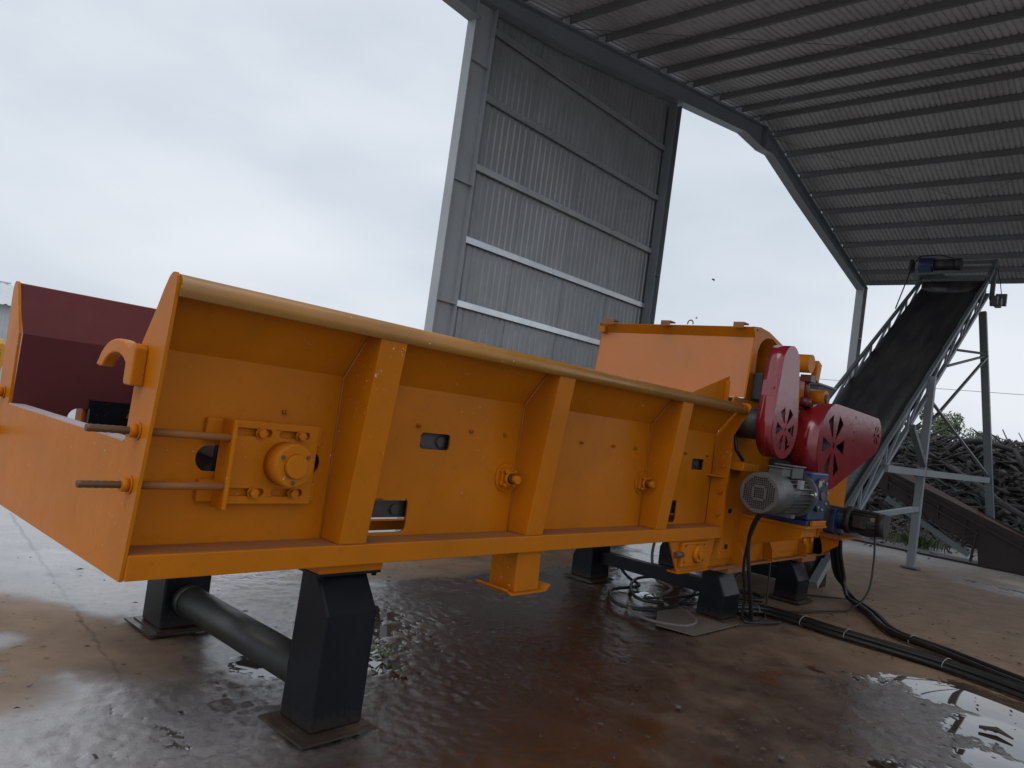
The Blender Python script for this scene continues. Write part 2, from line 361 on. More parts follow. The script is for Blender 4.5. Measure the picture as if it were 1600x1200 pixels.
# ------------------------------------------------------------------ ground
def make_ground():
    def axis(cuts, far, n):
        core = np.concatenate([np.arange(lo, hi - 1e-6, st) for lo, hi, st in cuts] + [[cuts[-1][1]]])
        g0 = np.geomspace(cuts[0][2] * 2, far, n); g1 = np.geomspace(cuts[-1][2] * 2, far, n)
        return np.concatenate([(core[0] - g0)[::-1], core, core[-1] + g1])
    xs = axis([(-1.0, 0.6, 0.06), (0.6, 4.6, 0.0155), (4.6, 7.4, 0.024), (7.4, 19.0, 0.07)], 900.0, 30)
    ys = axis([(-2.0, 0.4, 0.06), (0.4, 3.2, 0.0155), (3.2, 5.6, 0.022), (5.6, 11.0, 0.06)], 900.0, 30)
    rg = np.random.default_rng(5)
    def vnoise(px, py, cell):
        T = rg.random((256, 256)); u, v = px / cell, py / cell
        i, j = np.floor(u).astype(int), np.floor(v).astype(int); fu, fv = u - i, v - j
        fu, fv = fu*fu*(3-2*fu), fv*fv*(3-2*fv); i &= 255; j &= 255; i1, j1 = (i+1) & 255, (j+1) & 255
        return (T[i, j]*(1-fu)*(1-fv) + T[i1, j]*fu*(1-fv) + T[i, j1]*(1-fu)*fv + T[i1, j1]*fu*fv) - 0.5
    X, Y = np.meshgrid(xs, ys, indexing='ij')
    nx, ny = X.shape
    def blob(cx, cy, rx, ry, ang=0.0, p=2.0):
        a = rad(ang); dx, dy = X - cx, Y - cy
        u = (dx*math.cos(a) + dy*math.sin(a)) / rx; v = (-dx*math.sin(a) + dy*math.cos(a)) / ry
        return np.exp(-np.power(u*u + v*v, p/2.0) * 0.7)
    def seg(ax, ay, bx, by, r):
        dx, dy = bx-ax, by-ay; t = np.clip(((X-ax)*dx + (Y-ay)*dy) / (dx*dx+dy*dy), 0, 1)
        d = np.hypot(X-ax-t*dx, Y-ay-t*dy); return np.exp(-(d/r)**2 * 0.7)
    mx = np.maximum
    wet = np.full_like(X, 0.75)
    # dry floor under the roof, right hand side and along the wall
    dry = mx(mx(blob(9.6, 2.0, 2.9, 1.7, 0, 4), blob(10.5, 3.2, 2.6, 1.6, 0, 4)), blob(9.0, -0.6, 3.0, 2.0, 0, 4))
    dry = mx(dry, 0.9 * seg(5.9, 2.35, 7.0, 1.5, 0.5))
    dry = mx(dry, 0.75 * blob(6.0, 5.2, 2.2, 0.35, 0, 3))
    dry = mx(dry, 0.95 * blob(1.25, 4.75, 0.55, 0.75, 20, 4)); dry = mx(dry, 0.9 * blob(1.75, 4.25, 0.35, 0.55, 10, 3)); dry = mx(dry, 0.9 * blob(0.9, 3.95, 0.45, 0.35, 0, 3))
    dry = dry * (1 - 0.8 * blob(1.25, 4.55, 0.22, 0.16, 30, 3)) * (1 - 0.7 * blob(0.95, 4.2, 0.25, 0.14, 0, 3))
    dry = mx(dry, 0.7 * blob(2.9, 5.9, 0.25, 0.18)); dry = mx(dry, 0.6 * blob(3.9, 6.3, 0.3, 0.2))
    dry = mx(dry, 0.42 * blob(4.6, 1.9, 1.5, 0.8, 20, 3))
    wet = np.clip(wet - 0.8 * dry, 0, 1)
    wet = wet * (1 - 0.9 * seg(13.2, 5.6, 15.8, 2.4, 1.2)) * (1 - 0.8 * blob(17.5, 3.6, 2.6, 2.2, 0, 4)) * (1 - 0.9 * seg(14.2, 1.8, 15.2, 0.2, 0.5))
    pud = 0.16 * np.ones_like(X)
    pud = mx(pud, 0.62 * blob(3.35, 4.25, 0.42, 1.3, -18, 3)); pud = mx(pud, 0.6 * blob(3.0, 3.35, 0.25, 0.3))
    pud = mx(pud, 0.8 * seg(5.9, 1.95, 6.6, 1.15, 0.36)); pud = mx(pud, 0.84 * seg(6.35, 1.05, 6.2, -0.3, 0.56)); pud = mx(pud, 0.95 * seg(7.2, 1.35, 7.0, 0.3, 0.28))
    pud = mx(pud, 0.76 * seg(5.75, 0.72, 5.5, -0.4, 0.52)); pud = mx(pud, 0.66 * seg(5.1, 0.62, 5.2, -0.2, 0.35)); pud = mx(pud, 0.55 * seg(4.4, 0.9, 4.9, 0.4, 0.35))
    pud = mx(pud, 0.6 * seg(6.6, 2.1, 5.9, 2.0, 0.2)); pud = mx(pud, 0.75 * seg(7.35, 1.6, 7.0, 0.9, 0.17))
    pud = mx(pud, 0.72 * blob(1.8, 8.5, 2.0, 2.6, 0, 3)); pud = mx(pud, 0.56 * blob(2.6, 5.9, 1.4, 1.0, 0, 3))
    pud = mx(pud, 0.62 * blob(2.35, 3.65, 0.35, 0.35)); pud = mx(pud, 0.75 * blob(6.4, 3.75, 0.25, 0.2)); pud = mx(pud, 0.6 * blob(7.6, 4.7, 0.9, 0.35))
    pud = mx(pud, 0.9 * blob(12.4, 6.2, 2.2, 0.6)); 
    pud = mx(pud, 0.5 * blob(1.2, 3.1, 0.6, 0.5)); pud = mx(pud, 0.45 * blob(2.7, 4.3, 0.6, 0.8)); pud = mx(pud, 0.44 * blob(3.7, 3.4, 0.9, 0.9)); pud = mx(pud, 0.6 * blob(-8, 14, 9, 9, 0, 4))
    pud = pud * (1 - 0.9 * np.clip(dry, 0, 1) ** 2)
    lump = 0.55 * np.ones_like(X)
    lump = mx(lump, blob(1.6, 2.9, 1.3, 0.9, 0, 4)); lump = mx(lump, blob(3.4, 3.6, 1.2, 1.3, 0, 4)); lump = mx(lump, 0.8 * blob(5.6, 0.8, 1.0, 0.6))
    lump = lump * (1 - 0.75 * np.clip(dry, 0, 1)); lump = lump * (1 - 0.7 * blob(4.4, 1.8, 1.2, 0.7, 20, 3)); lump = lump * (1 - 0.55 * blob(1.5, 7.0, 2.5, 1.8, 0, 3))
    mud = mx(mx(1.0 * blob(4.2, 2.2, 2.2, 1.7, 0, 4), 0.9 * blob(5.0, 3.6, 1.6, 1.0, 0, 3)), 0.9 * blob(2.0, 3.35, 0.35, 0.7, 0, 2)); mud = mx(mud, 0.8 * blob(2.3, 2.4, 0.8, 0.7, 0, 3)); mud = mx(mud, 0.85 * blob(4.5, 0.8, 1.2, 1.0, 0, 3)); mud = mx(mud, 0.55 * blob(6.8, 3.6, 1.6, 1.2, 0, 3)); mud = mx(mud, 0.6 * blob(5.6, 2.0, 0.8, 0.35, -20)); mud = mx(mud, 0.7 * blob(2.1, 4.2, 0.3, 0.5))
    crack = 0.7 * np.exp(-((X - (1.72 + 0.135 * (Y - 4.4) + 0.006*np.sin(Y*13) + 0.004*np.sin(Y*41))) / 0.010) ** 2) * (Y > 3.7) * (Y < 8)
    mud = mx(mud, crack)
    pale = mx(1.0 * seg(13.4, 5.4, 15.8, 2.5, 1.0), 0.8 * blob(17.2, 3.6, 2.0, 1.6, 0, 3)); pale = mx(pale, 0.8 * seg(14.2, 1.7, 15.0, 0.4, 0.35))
    pale = mx(pale, 0.95 * blob(1.5, 8.5, 3.5, 2.9, 0, 4)); pale = mx(pale, 0.6 * blob(2.9, 5.6, 1.5, 0.9, 0, 3)); pale = mx(pale, 0.75 * blob(0.9, 3.3, 0.9, 0.6, 0, 3)); pale = mx(pale, 0.35 * blob(1.6, 2.9, 0.7, 0.6, 0, 3)); pale = mx(pale, 0.35 * blob(2.8, 4.4, 0.6, 0.7, 0, 3))  # left yard: bright wet sheen of the sky painted in as pale colour
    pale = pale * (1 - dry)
    # real relief: lumps standing proud of the standing water
    ca, sa = math.cos(0.6), math.sin(0.6)
    U, V = X*ca + Y*sa, -X*sa + Y*ca
    nearf = np.clip(1.3 - np.hypot(X - 4, Y - 3) / 16.0, 0, 1)
    big = vnoise(X, Y, 0.55) * 0.6 + vnoise(U, V, 0.23) * 0.5 + vnoise(X + 9, Y - 4, 0.11) * 0.35
    small = vnoise(U, V, 0.058) * 0.55 + vnoise(X, Y, 0.034) * 1.0 + np.abs(vnoise(U + 3, V, 0.042)) * 0.7
    H = (0.016 * big * (0.35 + 0.65 * np.clip(lump, 0, 1)) + 0.012 * small * np.clip(lump * 1.1 - 0.12, 0.05, 1)) * nearf
    level = (pud - 0.5) * 0.035
    Z = np.maximum(H, level) - 0.012
    Z = np.where(pud > 0.45, np.minimum(np.maximum(Z, level - 0.012), 0.012), Z) - 0.004
    pmask = np.clip((level - H) / 0.0012, 0, 1)
    idx = np.arange(nx * ny).reshape(nx, ny)
    q = np.stack([idx[:-1, :-1], idx[1:, :-1], idx[1:, 1:], idx[:-1, 1:]], -1).reshape(-1, 4)
    me = bpy.data.meshes.new('ground'); co = np.stack([X, Y, Z], -1).reshape(-1, 3)
    me.from_pydata(co.tolist(), [], q.tolist())
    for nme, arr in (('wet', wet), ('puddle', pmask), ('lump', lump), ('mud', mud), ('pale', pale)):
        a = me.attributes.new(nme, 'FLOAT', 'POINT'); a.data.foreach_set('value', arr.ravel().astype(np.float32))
    me.polygons.foreach_set('use_smooth', [True] * len(me.polygons))
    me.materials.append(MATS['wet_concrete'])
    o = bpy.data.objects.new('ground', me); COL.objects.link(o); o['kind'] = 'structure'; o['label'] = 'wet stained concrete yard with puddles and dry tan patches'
make_ground()

# ------------------------------------------------------------------ open shed
shed = thing('open_shed', 'tall open steel shed with grey corrugated roof and one sheeted wall bay', 'shed', (5.75, 6.27, 0))
APX, APZ = 12.94, 7.70
def roof_z(x): return APZ - 0.162 * (APX - x) if x <= APX else APZ - 0.236 * (x - APX)
def i_beam_x(y, prof_top, prof_bot, b=0.18, t=0.014, tw=0.012):
    """I beam in the X-Z plane given top and bottom polylines"""
    mb = MB()
    mb.plate([(p[0], p[1] + t) for p in prof_bot] + [(p[0], p[1] - t) for p in prof_top[::-1]], [], XZ, y - tw/2, y + tw/2)
    for prof, sg in ((prof_top, -1), (prof_bot, 1)):
        for a, c in zip(prof[:-1], prof[1:]):
            za, zc = a[1], c[1]
            mb.hexa([(a[0], y-b/2, min(za, za+sg*t)), (c[0], y-b/2, min(zc, zc+sg*t)), (c[0], y+b/2, min(zc, zc+sg*t)), (a[0], y+b/2, min(za, za+sg*t)),
                     (a[0], y-b/2, max(za, za+sg*t)), (c[0], y-b/2, max(zc, zc+sg*t)), (c[0], y+b/2, max(zc, zc+sg*t)), (a[0], y+b/2, max(za, za+sg*t))])
    return mb
def h_column(x0, x1, y, z0, z1, b=0.2, t=0.014, mid=()):
    mb = MB(); mb.box(x0, x0+t, y-b/2, y+b/2, z0, z1); mb.box(x1-t, x1, y-b/2, y+b/2, z0, z1)
    mb.box(x0+t, x1-t, y-0.006, y+0.006, z0, z1)
    for z in mid: mb.box(x0+t, x1-t, y-b/2+0.01, y-0.006, z-0.006, z+0.006)
    mb.box(x0-0.06, x1+0.06, y-b/2-0.05, y+b/2+0.05, 0.0, 0.02)
    return mb
for fy in (6.27, -2.5):
    lb = [(5.51, roof_z(5.64) - 0.38), (7.13, roof_z(7.13) - 0.46), (12.13, roof_z(12.13) - 0.46), (APX, 7.08)]
    rb = [(APX, 7.08), (13.34, 7.13), (14.95, roof_z(14.95) - 0.48), (19.44, roof_z(19.44) - 0.37)]
    i_beam_x(fy, [(5.51, roof_z(5.51) - 0.18), (APX, APZ - 0.18)], lb).build('rafter', 'frame_grey', shed)
    i_beam_x(fy, [(APX, APZ - 0.18), (19.72, roof_z(19.72) - 0.18)], rb).build('rafter', 'frame_grey', shed)
    i_beam_x(fy, [(4.26, roof_z(4.26) - 0.18), (5.505, roof_z(5.505) - 0.18)], [(4.26, 5.98), (5.505, 5.90)]).build('eave_bracket', 'frame_grey', shed)
    h_column(5.474, 5.796, fy + 0.035, 0.02, 6.23, 0.135, mid=(2.70, 4.08, 5.46)).build('column', 'column_grey', shed)
    h_column(19.39, 19.69, fy, 0.02, 5.91, 0.18, mid=(3.22, 4.6)).build('column', 'column_grey', shed)
h_column(9.867, 10.03, 6.325, 0.02, 6.74, 0.14, mid=(2.0, 4.0)).build('column', 'frame_grey', shed)
# haunch plates with bolts under the apex
hp = MB().box(12.93, 12.952, 6.155, 6.385, 7.095, 7.51).build('splice_plate', 'frame_grey', shed)
for k in range(5):
    for yy in (6.20, 6.34): MB().cyl((12.915, yy, 7.13 + 0.08*k), (12.97, yy, 7.13 + 0.08*k), 0.014, n=6).build('bolt', 'frame_grey', hp)
# purlins
PX = [4.6, 5.4, 6.21, 7.07, 7.85, 8.63, 9.44, 10.24, 11.12, 11.96, 12.70, 13.36, 14.03, 14.78, 15.53, 16.22, 16.96, 17.71, 18.46, 19.09, 19.67]
for px in PX:
    z = roof_z(px); mb = MB(); sl = 0.162 if px < APX else -0.236
    mb.box(px-0.03, px+0.012, -2.75, 6.46, z-0.128, z-0.124); mb.box(px-0.03, px+0.03, -2.75, 6.46, z-0.034, z-0.030)
    mb.box(px-0.03, px-0.026, -2.75, 6.46, z-0.124, z-0.034)
    mb.build('purlin', 'purlin_grey', shed)
for px in PX[3:-1]:
    z = roof_z(px); MB().box(px-0.045, px-0.0305, 6.21, 6.33, z-0.175, z-0.06).build('cleat', 'galv', shed)
# tie rods under the roof
for (a, c) in (((7.1, 6.2), (12.5, 1.1)), ((12.5, 6.2), (7.1, 1.1)), ((13.3, 6.2), (18.9, 0.4)), ((18.9, 6.2), (13.3, 0.4))):
    MB().tube([(a[0], a[1], roof_z(a[0]) - 0.19), (c[0], c[1], roof_z(c[0]) - 0.19)], 0.005, 6).build('tie_rod', 'purlin_grey', shed)
# corrugated sheets
def corrugated(length_pts, w0, w1, pitch, depth, fn):
    n = max(1, round((w1 - w0) / pitch)); p = (w1 - w0) / n
    prof = []
    for k in range(n):
        o = w0 + k*p
        prof += [(o, 0), (o + p*0.52, 0), (o + p*0.66, depth), (o + p*0.88, depth)]
    prof.append((w1, 0))
    v = [fn(l, a, b_) for l in length_pts for a, b_ in prof]; m_ = len(prof)
    f = [(i*m_ + k, i*m_ + k + 1, (i+1)*m_ + k + 1, (i+1)*m_ + k) for i in range(len(length_pts)-1) for k in range(m_-1)]
    return MB().add(v, f)
for k, (a, c) in enumerate(((5.785, 6.84), (6.83, 7.88), (7.87, 8.92), (8.91, 10.04))):
    o = 0.002 * (k % 2)
    corrugated([0.05, 3.0, 6.32 + 0.155 * (a - 5.75)], a, c, 0.104, 0.015, lambda l, u, d, o=o, a=a: (u, 6.415 + d + o, l + (0.155 * (u - a) if l > 5 else 0))).build('wall_sheet', 'sheet_wall', shed)
y = 6.51; k = 0
while y > -2.6:
    o = 0.002 * (k % 2)
    corrugated([4.14, APX - 0.02], y - 1.05, y, 0.0875, 0.02, lambda l, u, d, o=o: (l, u, roof_z(l) - 0.028 + d + o)).build('roof_sheet', 'sheet_roof', shed)
    corrugated([APX + 0.02, 19.9], y - 1.05, y, 0.0875, 0.02, lambda l, u, d, o=o: (l, u, roof_z(l) - 0.028 + d + o)).build('roof_sheet', 'sheet_roof', shed)
    y -= 1.04; k += 1
rc = MB(); rc.hexa([(APX-0.25, -2.75, roof_z(APX-0.25)+0.02), (APX, -2.75, APZ+0.03), (APX, 6.53, APZ+0.03), (APX-0.25, 6.53, roof_z(APX-0.25)+0.02),
                    (APX-0.25, -2.75, roof_z(APX-0.25)+0.024), (APX, -2.75, APZ+0.034), (APX, 6.53, APZ+0.034), (APX-0.25, 6.53, roof_z(APX-0.25)+0.024)])
rc.hexa([(APX, -2.75, APZ+0.03), (APX+0.25, -2.75, roof_z(APX+0.25)+0.02), (APX+0.25, 6.53, roof_z(APX+0.25)+0.02), (APX, 6.53, APZ+0.03),
         (APX, -2.75, APZ+0.034), (APX+0.25, -2.75, roof_z(APX+0.25)+0.024), (APX+0.25, 6.53, roof_z(APX+0.25)+0.024), (APX, 6.53, APZ+0.034)])
rc.build('ridge_cap', 'sheet_roof', shed)
for z in (0.46, 1.205, 1.987, 2.757, 3.511, 4.379, 5.22, 6.02):
    mb = MB(); mb.box(5.80, 9.86, 6.35, 6.354, z-0.057, z+0.014); mb.box(5.80, 9.86, 6.354, 6.41, z+0.010, z+0.014); mb.box(5.80, 9.86, 6.354, 6.382, z-0.057, z-0.053)
    mb.build('girt', 'galv', shed)

# ------------------------------------------------------------------ the wood crusher with its feed trough
crusher = thing('wood_crusher', 'long orange wood crusher with feed trough, red belt guards and black legs', 'wood crusher', (2.2, 3.66, 0))
MID = 3.66
def side(mirror): return (lambda y: y) if not mirror else (lambda y: 2*MID - y)
SLOT = [(1.46 + 0.055*math.cos(rad(a)), 1.204 + 0.055*math.sin(rad(a))) for a in range(90, 271, 15)] + [(1.93 + 0.055*math.cos(rad(a)), 1.204 + 0.055*math.sin(rad(a))) for a in range(-90, 91, 15)]
HOLES = [SLOT, rrect(2.572, 2.782, 1.305, 1.39, 0.02), rrect(2.27, 2.55, 0.875, 1.045, 0.028), rrect(5.48, 5.678, 1.30, 1.388, 0.015), rrect(5.02, 5.32, 0.875, 1.05, 0.028), circ(3.27, 1.175, 0.05), circ(4.75, 1.177, 0.05)]
for mir in (False, True):
    sy = side(mir)
    far = mir
    # side wall, liner and flared upper plate
    MB().plate([(1.144, 0.80), (5.83, 0.80), (5.83, 1.612), (1.144, 1.612)], HOLES, XZ, sy(2.90), sy(2.908)).build('side_wall', 'orange', crusher)
    MB().plate([(1.144, 0.80), (5.83, 0.80), (5.83, 1.612), (1.144, 1.612)], HOLES, XZ, sy(2.9085), sy(2.914)).build('wall_liner', 'maroon', crusher)
    def flare(o0, o1):
        y0, y1 = 2.90 + o0, 2.6975 + o0; y2, y3 = 2.90 + o1, 2.6975 + o1
        return MB().hexa([(1.144, sy(y0), 1.612), (5.83, sy(y0), 1.612), (5.83, sy(y2), 1.612), (1.144, sy(y2), 1.612), (1.144, sy(y1), 1.878), (5.83, sy(y1), 1.878), (5.83, sy(y3), 1.878), (1.144, sy(y3), 1.878)])
    flare(0.0, 0.008).build('flared_wall', 'orange', crusher); flare(0.0085, 0.0145).build('flared_liner', 'maroon', crusher)
    # rounded top rail
    prof = [(2.652, 1.80), (2.650, 1.835), (2.656, 1.86), (2.672, 1.877), (2.688, 1.882), (2.6965, 1.878), (2.716, 1.852), (2.70, 1.82), (2.67, 1.80)]
    mb = MB(); n = len(prof)
    vv = [(x, sy(a), b_) for x in (1.144, 5.86) for a, b_ in prof]
    mb.add(vv, [(k, (k+1) % n, n + (k+1) % n, n + k) for k in range(n)], True); mb.add(vv, [tuple(range(n)), tuple(range(n, 2*n))[::-1]])
    mb.build('top_rail', 'orange_rail', crusher)
    mb = MB(); mb.box(1.144, 5.85, *sorted((sy(2.75), sy(2.899))), 0.765, 0.858); mb.build('bottom_beam', 'orange', crusher, 0.004)
    MB().box(1.146, 5.84, *sorted((sy(2.757), sy(2.897))), 0.8582, 0.8605).build('beam_ledge', 'orange_dusty', crusher)
    for x0 in (2.05, 3.345, 4.79):
        x1 = x0 + 0.15
        mb = MB(); mb.hexa([(x0, sy(2.752), 0.861), (x1, sy(2.752), 0.861), (x1, sy(2.899), 0.861), (x0, sy(2.899), 0.861),
                            (x0, sy(2.664), 1.80), (x1, sy(2.664), 1.80), (x1, sy(2.76), 1.80), (x0, sy(2.76), 1.80)][:8])
        # inner side follows the wall, then the flare
        mb = MB(); out = [(2.752, 0.861), (2.656, 1.81), (2.742, 1.815), (2.8985, 1.61), (2.8985, 0.861)]
        vv = [(x, sy(a), b_) for x in (x0, x1) for a, b_ in out]
        mb.add(vv, [tuple(range(5)), tuple(range(5, 10))[::-1]] + [(k, (k+1) % 5, 5 + (k+1) % 5, 5 + k) for k in range(5)])
        rb_ = mb.build('rib', 'orange', crusher, 0.004)
        if not mir:
            MB().tube([(x0 - 0.002, 2.897, 0.865), (x0 - 0.002, 2.897, 1.605), (x0 - 0.002, 2.745, 1.806)], 0.0045, 6).build('weld_seam', 'orange_weld', rb_)
    # end flange at the crusher mouth
    out = [(2.76, 0.775), (2.755, 1.617), (2.63, 1.86), (2.645, 1.89), (2.70, 1.895), (2.74, 1.87), (2.905, 1.615), (2.905, 0.775)]
    fl = MB().plate([(sy(a), b_) for a, b_ in out], [], YZ, 5.852, 5.864).build('end_flange', 'orange', crusher)
    if not mir:
        for z in (1.36, 1.145, 0.96): MB().cyl((5.832, 2.80, z), (5.852, 2.80, z), 0.018, n=6).build('bolt', 'orange', fl)
        MB().plate([(5.75, 2.90), (5.851, 2.90), (5.851, 2.77)], [], XY, 1.262, 1.272).build('gusset', 'orange', fl)

# front end plate with the charging notch
half = [(2.765, 0.762), (2.692, 1.48), (2.668, 1.82), (2.67, 1.85), (2.678, 1.873), (2.695, 1.887), (2.714, 1.886), (2.735, 1.87), (2.765, 1.825), (2.80, 1.76), (2.89, 1.614), (2.905, 1.25)]
outl = half + [(2*MID - a, b_) for a, b_ in half[::-1]]
MB().plate(outl, [], YZ, 1.130, 1.1435).build('end_plate', 'orange', crusher)
MB().box(1.1298, 1.20, 2.917, 4.403, 1.2505, 1.2565).build('notch_lip', 'bare_edge', crusher)
# hooks on the end plate
def hook():
    pts = [(2.815, 1.462), (2.815, 1.60), (2.835, 1.618)]
    pts += [(2.99 + 0.175*math.cos(rad(a))*1.0, 1.50 + 0.128*math.sin(rad(a))) for a in range(128, 11, -12)]
    pts += [(3.175, 1.522), (3.14, 1.515)]
    pts += [(2.99 + 0.125*math.cos(rad(a)), 1.49 + 0.085*math.sin(rad(a))) for a in range(20, 131, 12)]
    pts += [(2.888, 1.54), (2.886, 1.475), (2.875, 1.462)]
    return MB().plate(pts, [], YZ, 1.082, 1.13).build('lifting_hook', 'orange', crusher, 0.006)
hk = hook(); share(hk, 'lifting_hook', crusher, (0, 1.665, 0))

# bearing slide plate on both sides
for mir in (False, True):
    sy = side(mir)
    bp = MB()
    S1 = [rrect(a, c, z - 0.016, z + 0.016, 0.0155) for z in (1.325, 1.075) for a, c in ((1.535, 1.70), (1.735, 1.885))]
    bp.plate([(1.50, 1.027), (1.93, 1.027), (1.93, 1.372), (1.50, 1.372)], S1, XZ, sy(2.852), sy(2.872))
    bearing = bp.build('bearing_slide', 'orange', crusher, 0.003)
    mb = MB().box(1.485, 1.505, *sorted((sy(2.78), sy(2.885))), 1.012, 1.376); mb.build('bent_flange', 'orange', bearing, 0.006)
    for z in (1.325, 1.075):
        mb = MB().box(1.42, 1.965, *sorted((sy(2.873), sy(2.8995))), z - 0.045, z + 0.045); mb.build('guide_strip', 'orange', bearing, 0.008)
        for x in (1.645, 1.835):
            mb = MB(); mb.cyl((x, sy(2.851), z), (x, sy(2.845), z), 0.024, n=20); mb.cyl((x, sy(2.845), z), (x, sy(2.826), z), 0.019, n=6); mb.build('bolt', 'orange', bearing)
    mb = MB(); mb.cyl((1.77, sy(2.852), 1.203), (1.77, sy(2.765), 1.203), 0.093, n=40); mb.cyl((1.77, sy(2.765), 1.203), (1.77, sy(2.755), 1.203), 0.093, 0.086, n=40)
    mb.cyl((1.77, sy(2.756), 1.203), (1.77, sy(2.735), 1.203), 0.053, 0.048, n=32)
    mb.build('bearing_cap', 'orange', bearing)
    for a in (35, 150, 270):
        x, z = 1.77 + 0.071*math.cos(rad(a)), 1.203 + 0.071*math.sin(rad(a))
        mb = MB(); mb.cyl((x, sy(2.756), z), (x, sy(2.751), z), 0.0095, n=12); mb.build('screw', 'rust_top', bearing)
    MB().box(1.50, 1.99, *sorted((sy(2.916), sy(2.945))), 1.10, 1.31).build('bearing_block', 'black', bearing)
    for z in (1.302, 1.106):
        rod = MB(); nn = 42; P = [(0.955 + 0.535*k/nn, sy(2.80), z) for k in range(nn+1)]
        rod.tube(P, [0.0142 if k % 2 else 0.0128 for k in range(nn+1)], 12)
        ro = rod.build('threaded_rod', 'rod_steel', crusher)
        mb = MB(); mb.cyl((1.129, sy(2.80), z), (1.124, sy(2.80), z), 0.033, n=24); mb.cyl((1.124, sy(2.80), z), (1.097, sy(2.80), z), 0.0275, n=6); mb.build('nut', 'orange', ro)
        mb = MB(); mb.cyl((1.15, sy(2.80), z), (1.485, sy(2.80), z), 0.0155, n=14); mb.build('sleeve', 'orange_dusty', ro)

# grease nipples in a row
for x in (1.77, 2.545, 2.93, 3.21, 3.955, 4.33, 4.61, 5.345, 5.72):
    mb = MB(); mb.cyl((x, 2.8995, 1.421), (x, 2.886, 1.421), 0.0125, n=6); mb.cyl((x, 2.886, 1.421), (x, 2.872, 1.421), 0.0085, 0.005, n=10); mb.build('grease_nipple', 'orange', crusher)
# flanged roller bearings
for x, z in ((3.255, 1.175), (4.745, 1.177)):
    mb = MB(); mb.plate(circ(x, z, 0.082, 36), [circ(x, z, 0.03)], XZ, 2.8905, 2.8992); fb = mb.build('roller_bearing', 'orange', crusher, 0.002)
    lob = []
    for k in range(4):
        a0 = rad(45 + 90*k)
        for da in (-22, -10, 0, 10, 22): lob.append((x + (0.068 if abs(da) < 15 else 0.058)*math.cos(a0 + rad(da)), z + (0.068 if abs(da) < 15 else 0.058)*math.sin(a0 + rad(da))))
    MB().plate(lob, [], XZ, 2.868, 2.890).build('housing', 'orange', fb, 0.003)
    for k in range(4):
        a0 = rad(45 + 90*k); bx, bz = x + 0.056*math.cos(a0), z + 0.056*math.sin(a0)
        mb = MB(); mb.cyl((bx, 2.868, bz), (bx, 2.846, bz), 0.0105, n=6); mb.build('bolt', 'orange', fb)
    MB().cyl((x, 2.867, z), (x, 2.845, z), 0.044, 0.041, n=28).build('bearing_ring', 'orange', fb)
    MB().cyl((x, 2.845, z), (x, 2.83, z), 0.031, n=24).build('collar', 'rod_steel', fb)
    MB().cyl((x, 2.83, z), (x, 2.79, z), 0.0235, n=24).build('shaft_end', 'orange', fb)

# apron chain inside the trough
drum = MB(); drum.cyl((1.80, 2.93, 1.204), (1.80, 4.39, 1.204), 0.07, n=20); drum.build('drive_shaft', 'chain_steel', crusher)
for yy in (3.10, 3.66, 4.22):
    pts = []
    for k in range(28):
        a = 2*math.pi*k/28; r = 0.165 if k % 4 in (0, 1) else 0.125
        pts.append((1.80 + r*math.cos(a), 1.204 + r*math.sin(a)))
    MB().plate(pts, [], XZ, yy - 0.02, yy + 0.02).build('sprocket', 'chain_steel', crusher)
slat = MB(); slat.box(-0.062, 0.062, 2.96, 4.36, 0.0, 0.012); slat.box(-0.062, -0.05, 2.96, 4.36, 0.012, 0.045)
s0 = slat.build('apron_slat', 'chain_steel', crusher, 0.003); s0.location = (1.86, 0, 1.385)
crusher_slats = [s0]
def slat_at(x, z, ry):
    o = s0.copy(); COL.objects.link(o); o.name = 'apron_slat'; o.parent = crusher; o.location = (x, 0, z); o.rotation_euler = (0, ry, 0); return o
for k in range(1, 32):
    slat_at(1.86 + 0.128*k, 1.388, 0)
    slat_at(1.86 + 0.128*k, 0.955, math.pi)
for a in (110, 145, 180, 215, 250):
    slat_at(1.80 + 0.20*math.cos(rad(a)), 1.195 + 0.195*math.sin(rad(a)), -rad(a - 90))
for yy in (3.12, 4.16): MB().box(1.2, 5.8, yy, yy + 0.05, 0.838, 0.888).build('return_rail', 'orange', crusher)
for z in (1.345, 0.985):
    for yy in (2.95, 4.37):
        mb = MB()
        mb.box(1.8, 5.85, yy - 0.008, yy + 0.008, z - 0.042, z + 0.042); ch = mb.build('chain_run', 'chain_steel', crusher)
        for k in range(32): MB().cyl((1.87 + 0.125*k, yy - 0.02, z), (1.87 + 0.125*k, yy + 0.02, z), 0.027, n=12).build('chain_roller', 'chain_steel', ch)
for x in (1.25, 2.20, 3.42, 4.86, 5.7):
    MB().box(x, x + 0.10, 2.915, 4.405, 0.79, 0.862).build('cross_beam', 'orange', crusher, 0.004)
mb = MB(); mb.hexa([(4.9, 2.92, 1.50), (5.7, 2.92, 1.50), (5.7, 2.95, 1.50), (4.9, 2.95, 1.50), (4.9, 2.92, 1.60), (5.7, 2.92, 1.60), (5.7, 2.95, 1.60), (4.9, 2.95, 1.60)])
for mir in (False, True):
    sy = side(mir)
    mb = MB().hexa([(1.75, sy(2.916), 1.40), (5.8, sy(2.916), 1.40), (5.8, sy(3.06), 1.39), (1.75, sy(3.06), 1.39), (1.75, sy(2.916), 1.50), (5.8, sy(2.916), 1.50), (5.8, sy(3.064), 1.397), (1.75, sy(3.064), 1.397)])
    mb.build('skirt_plate', 'maroon', crusher)
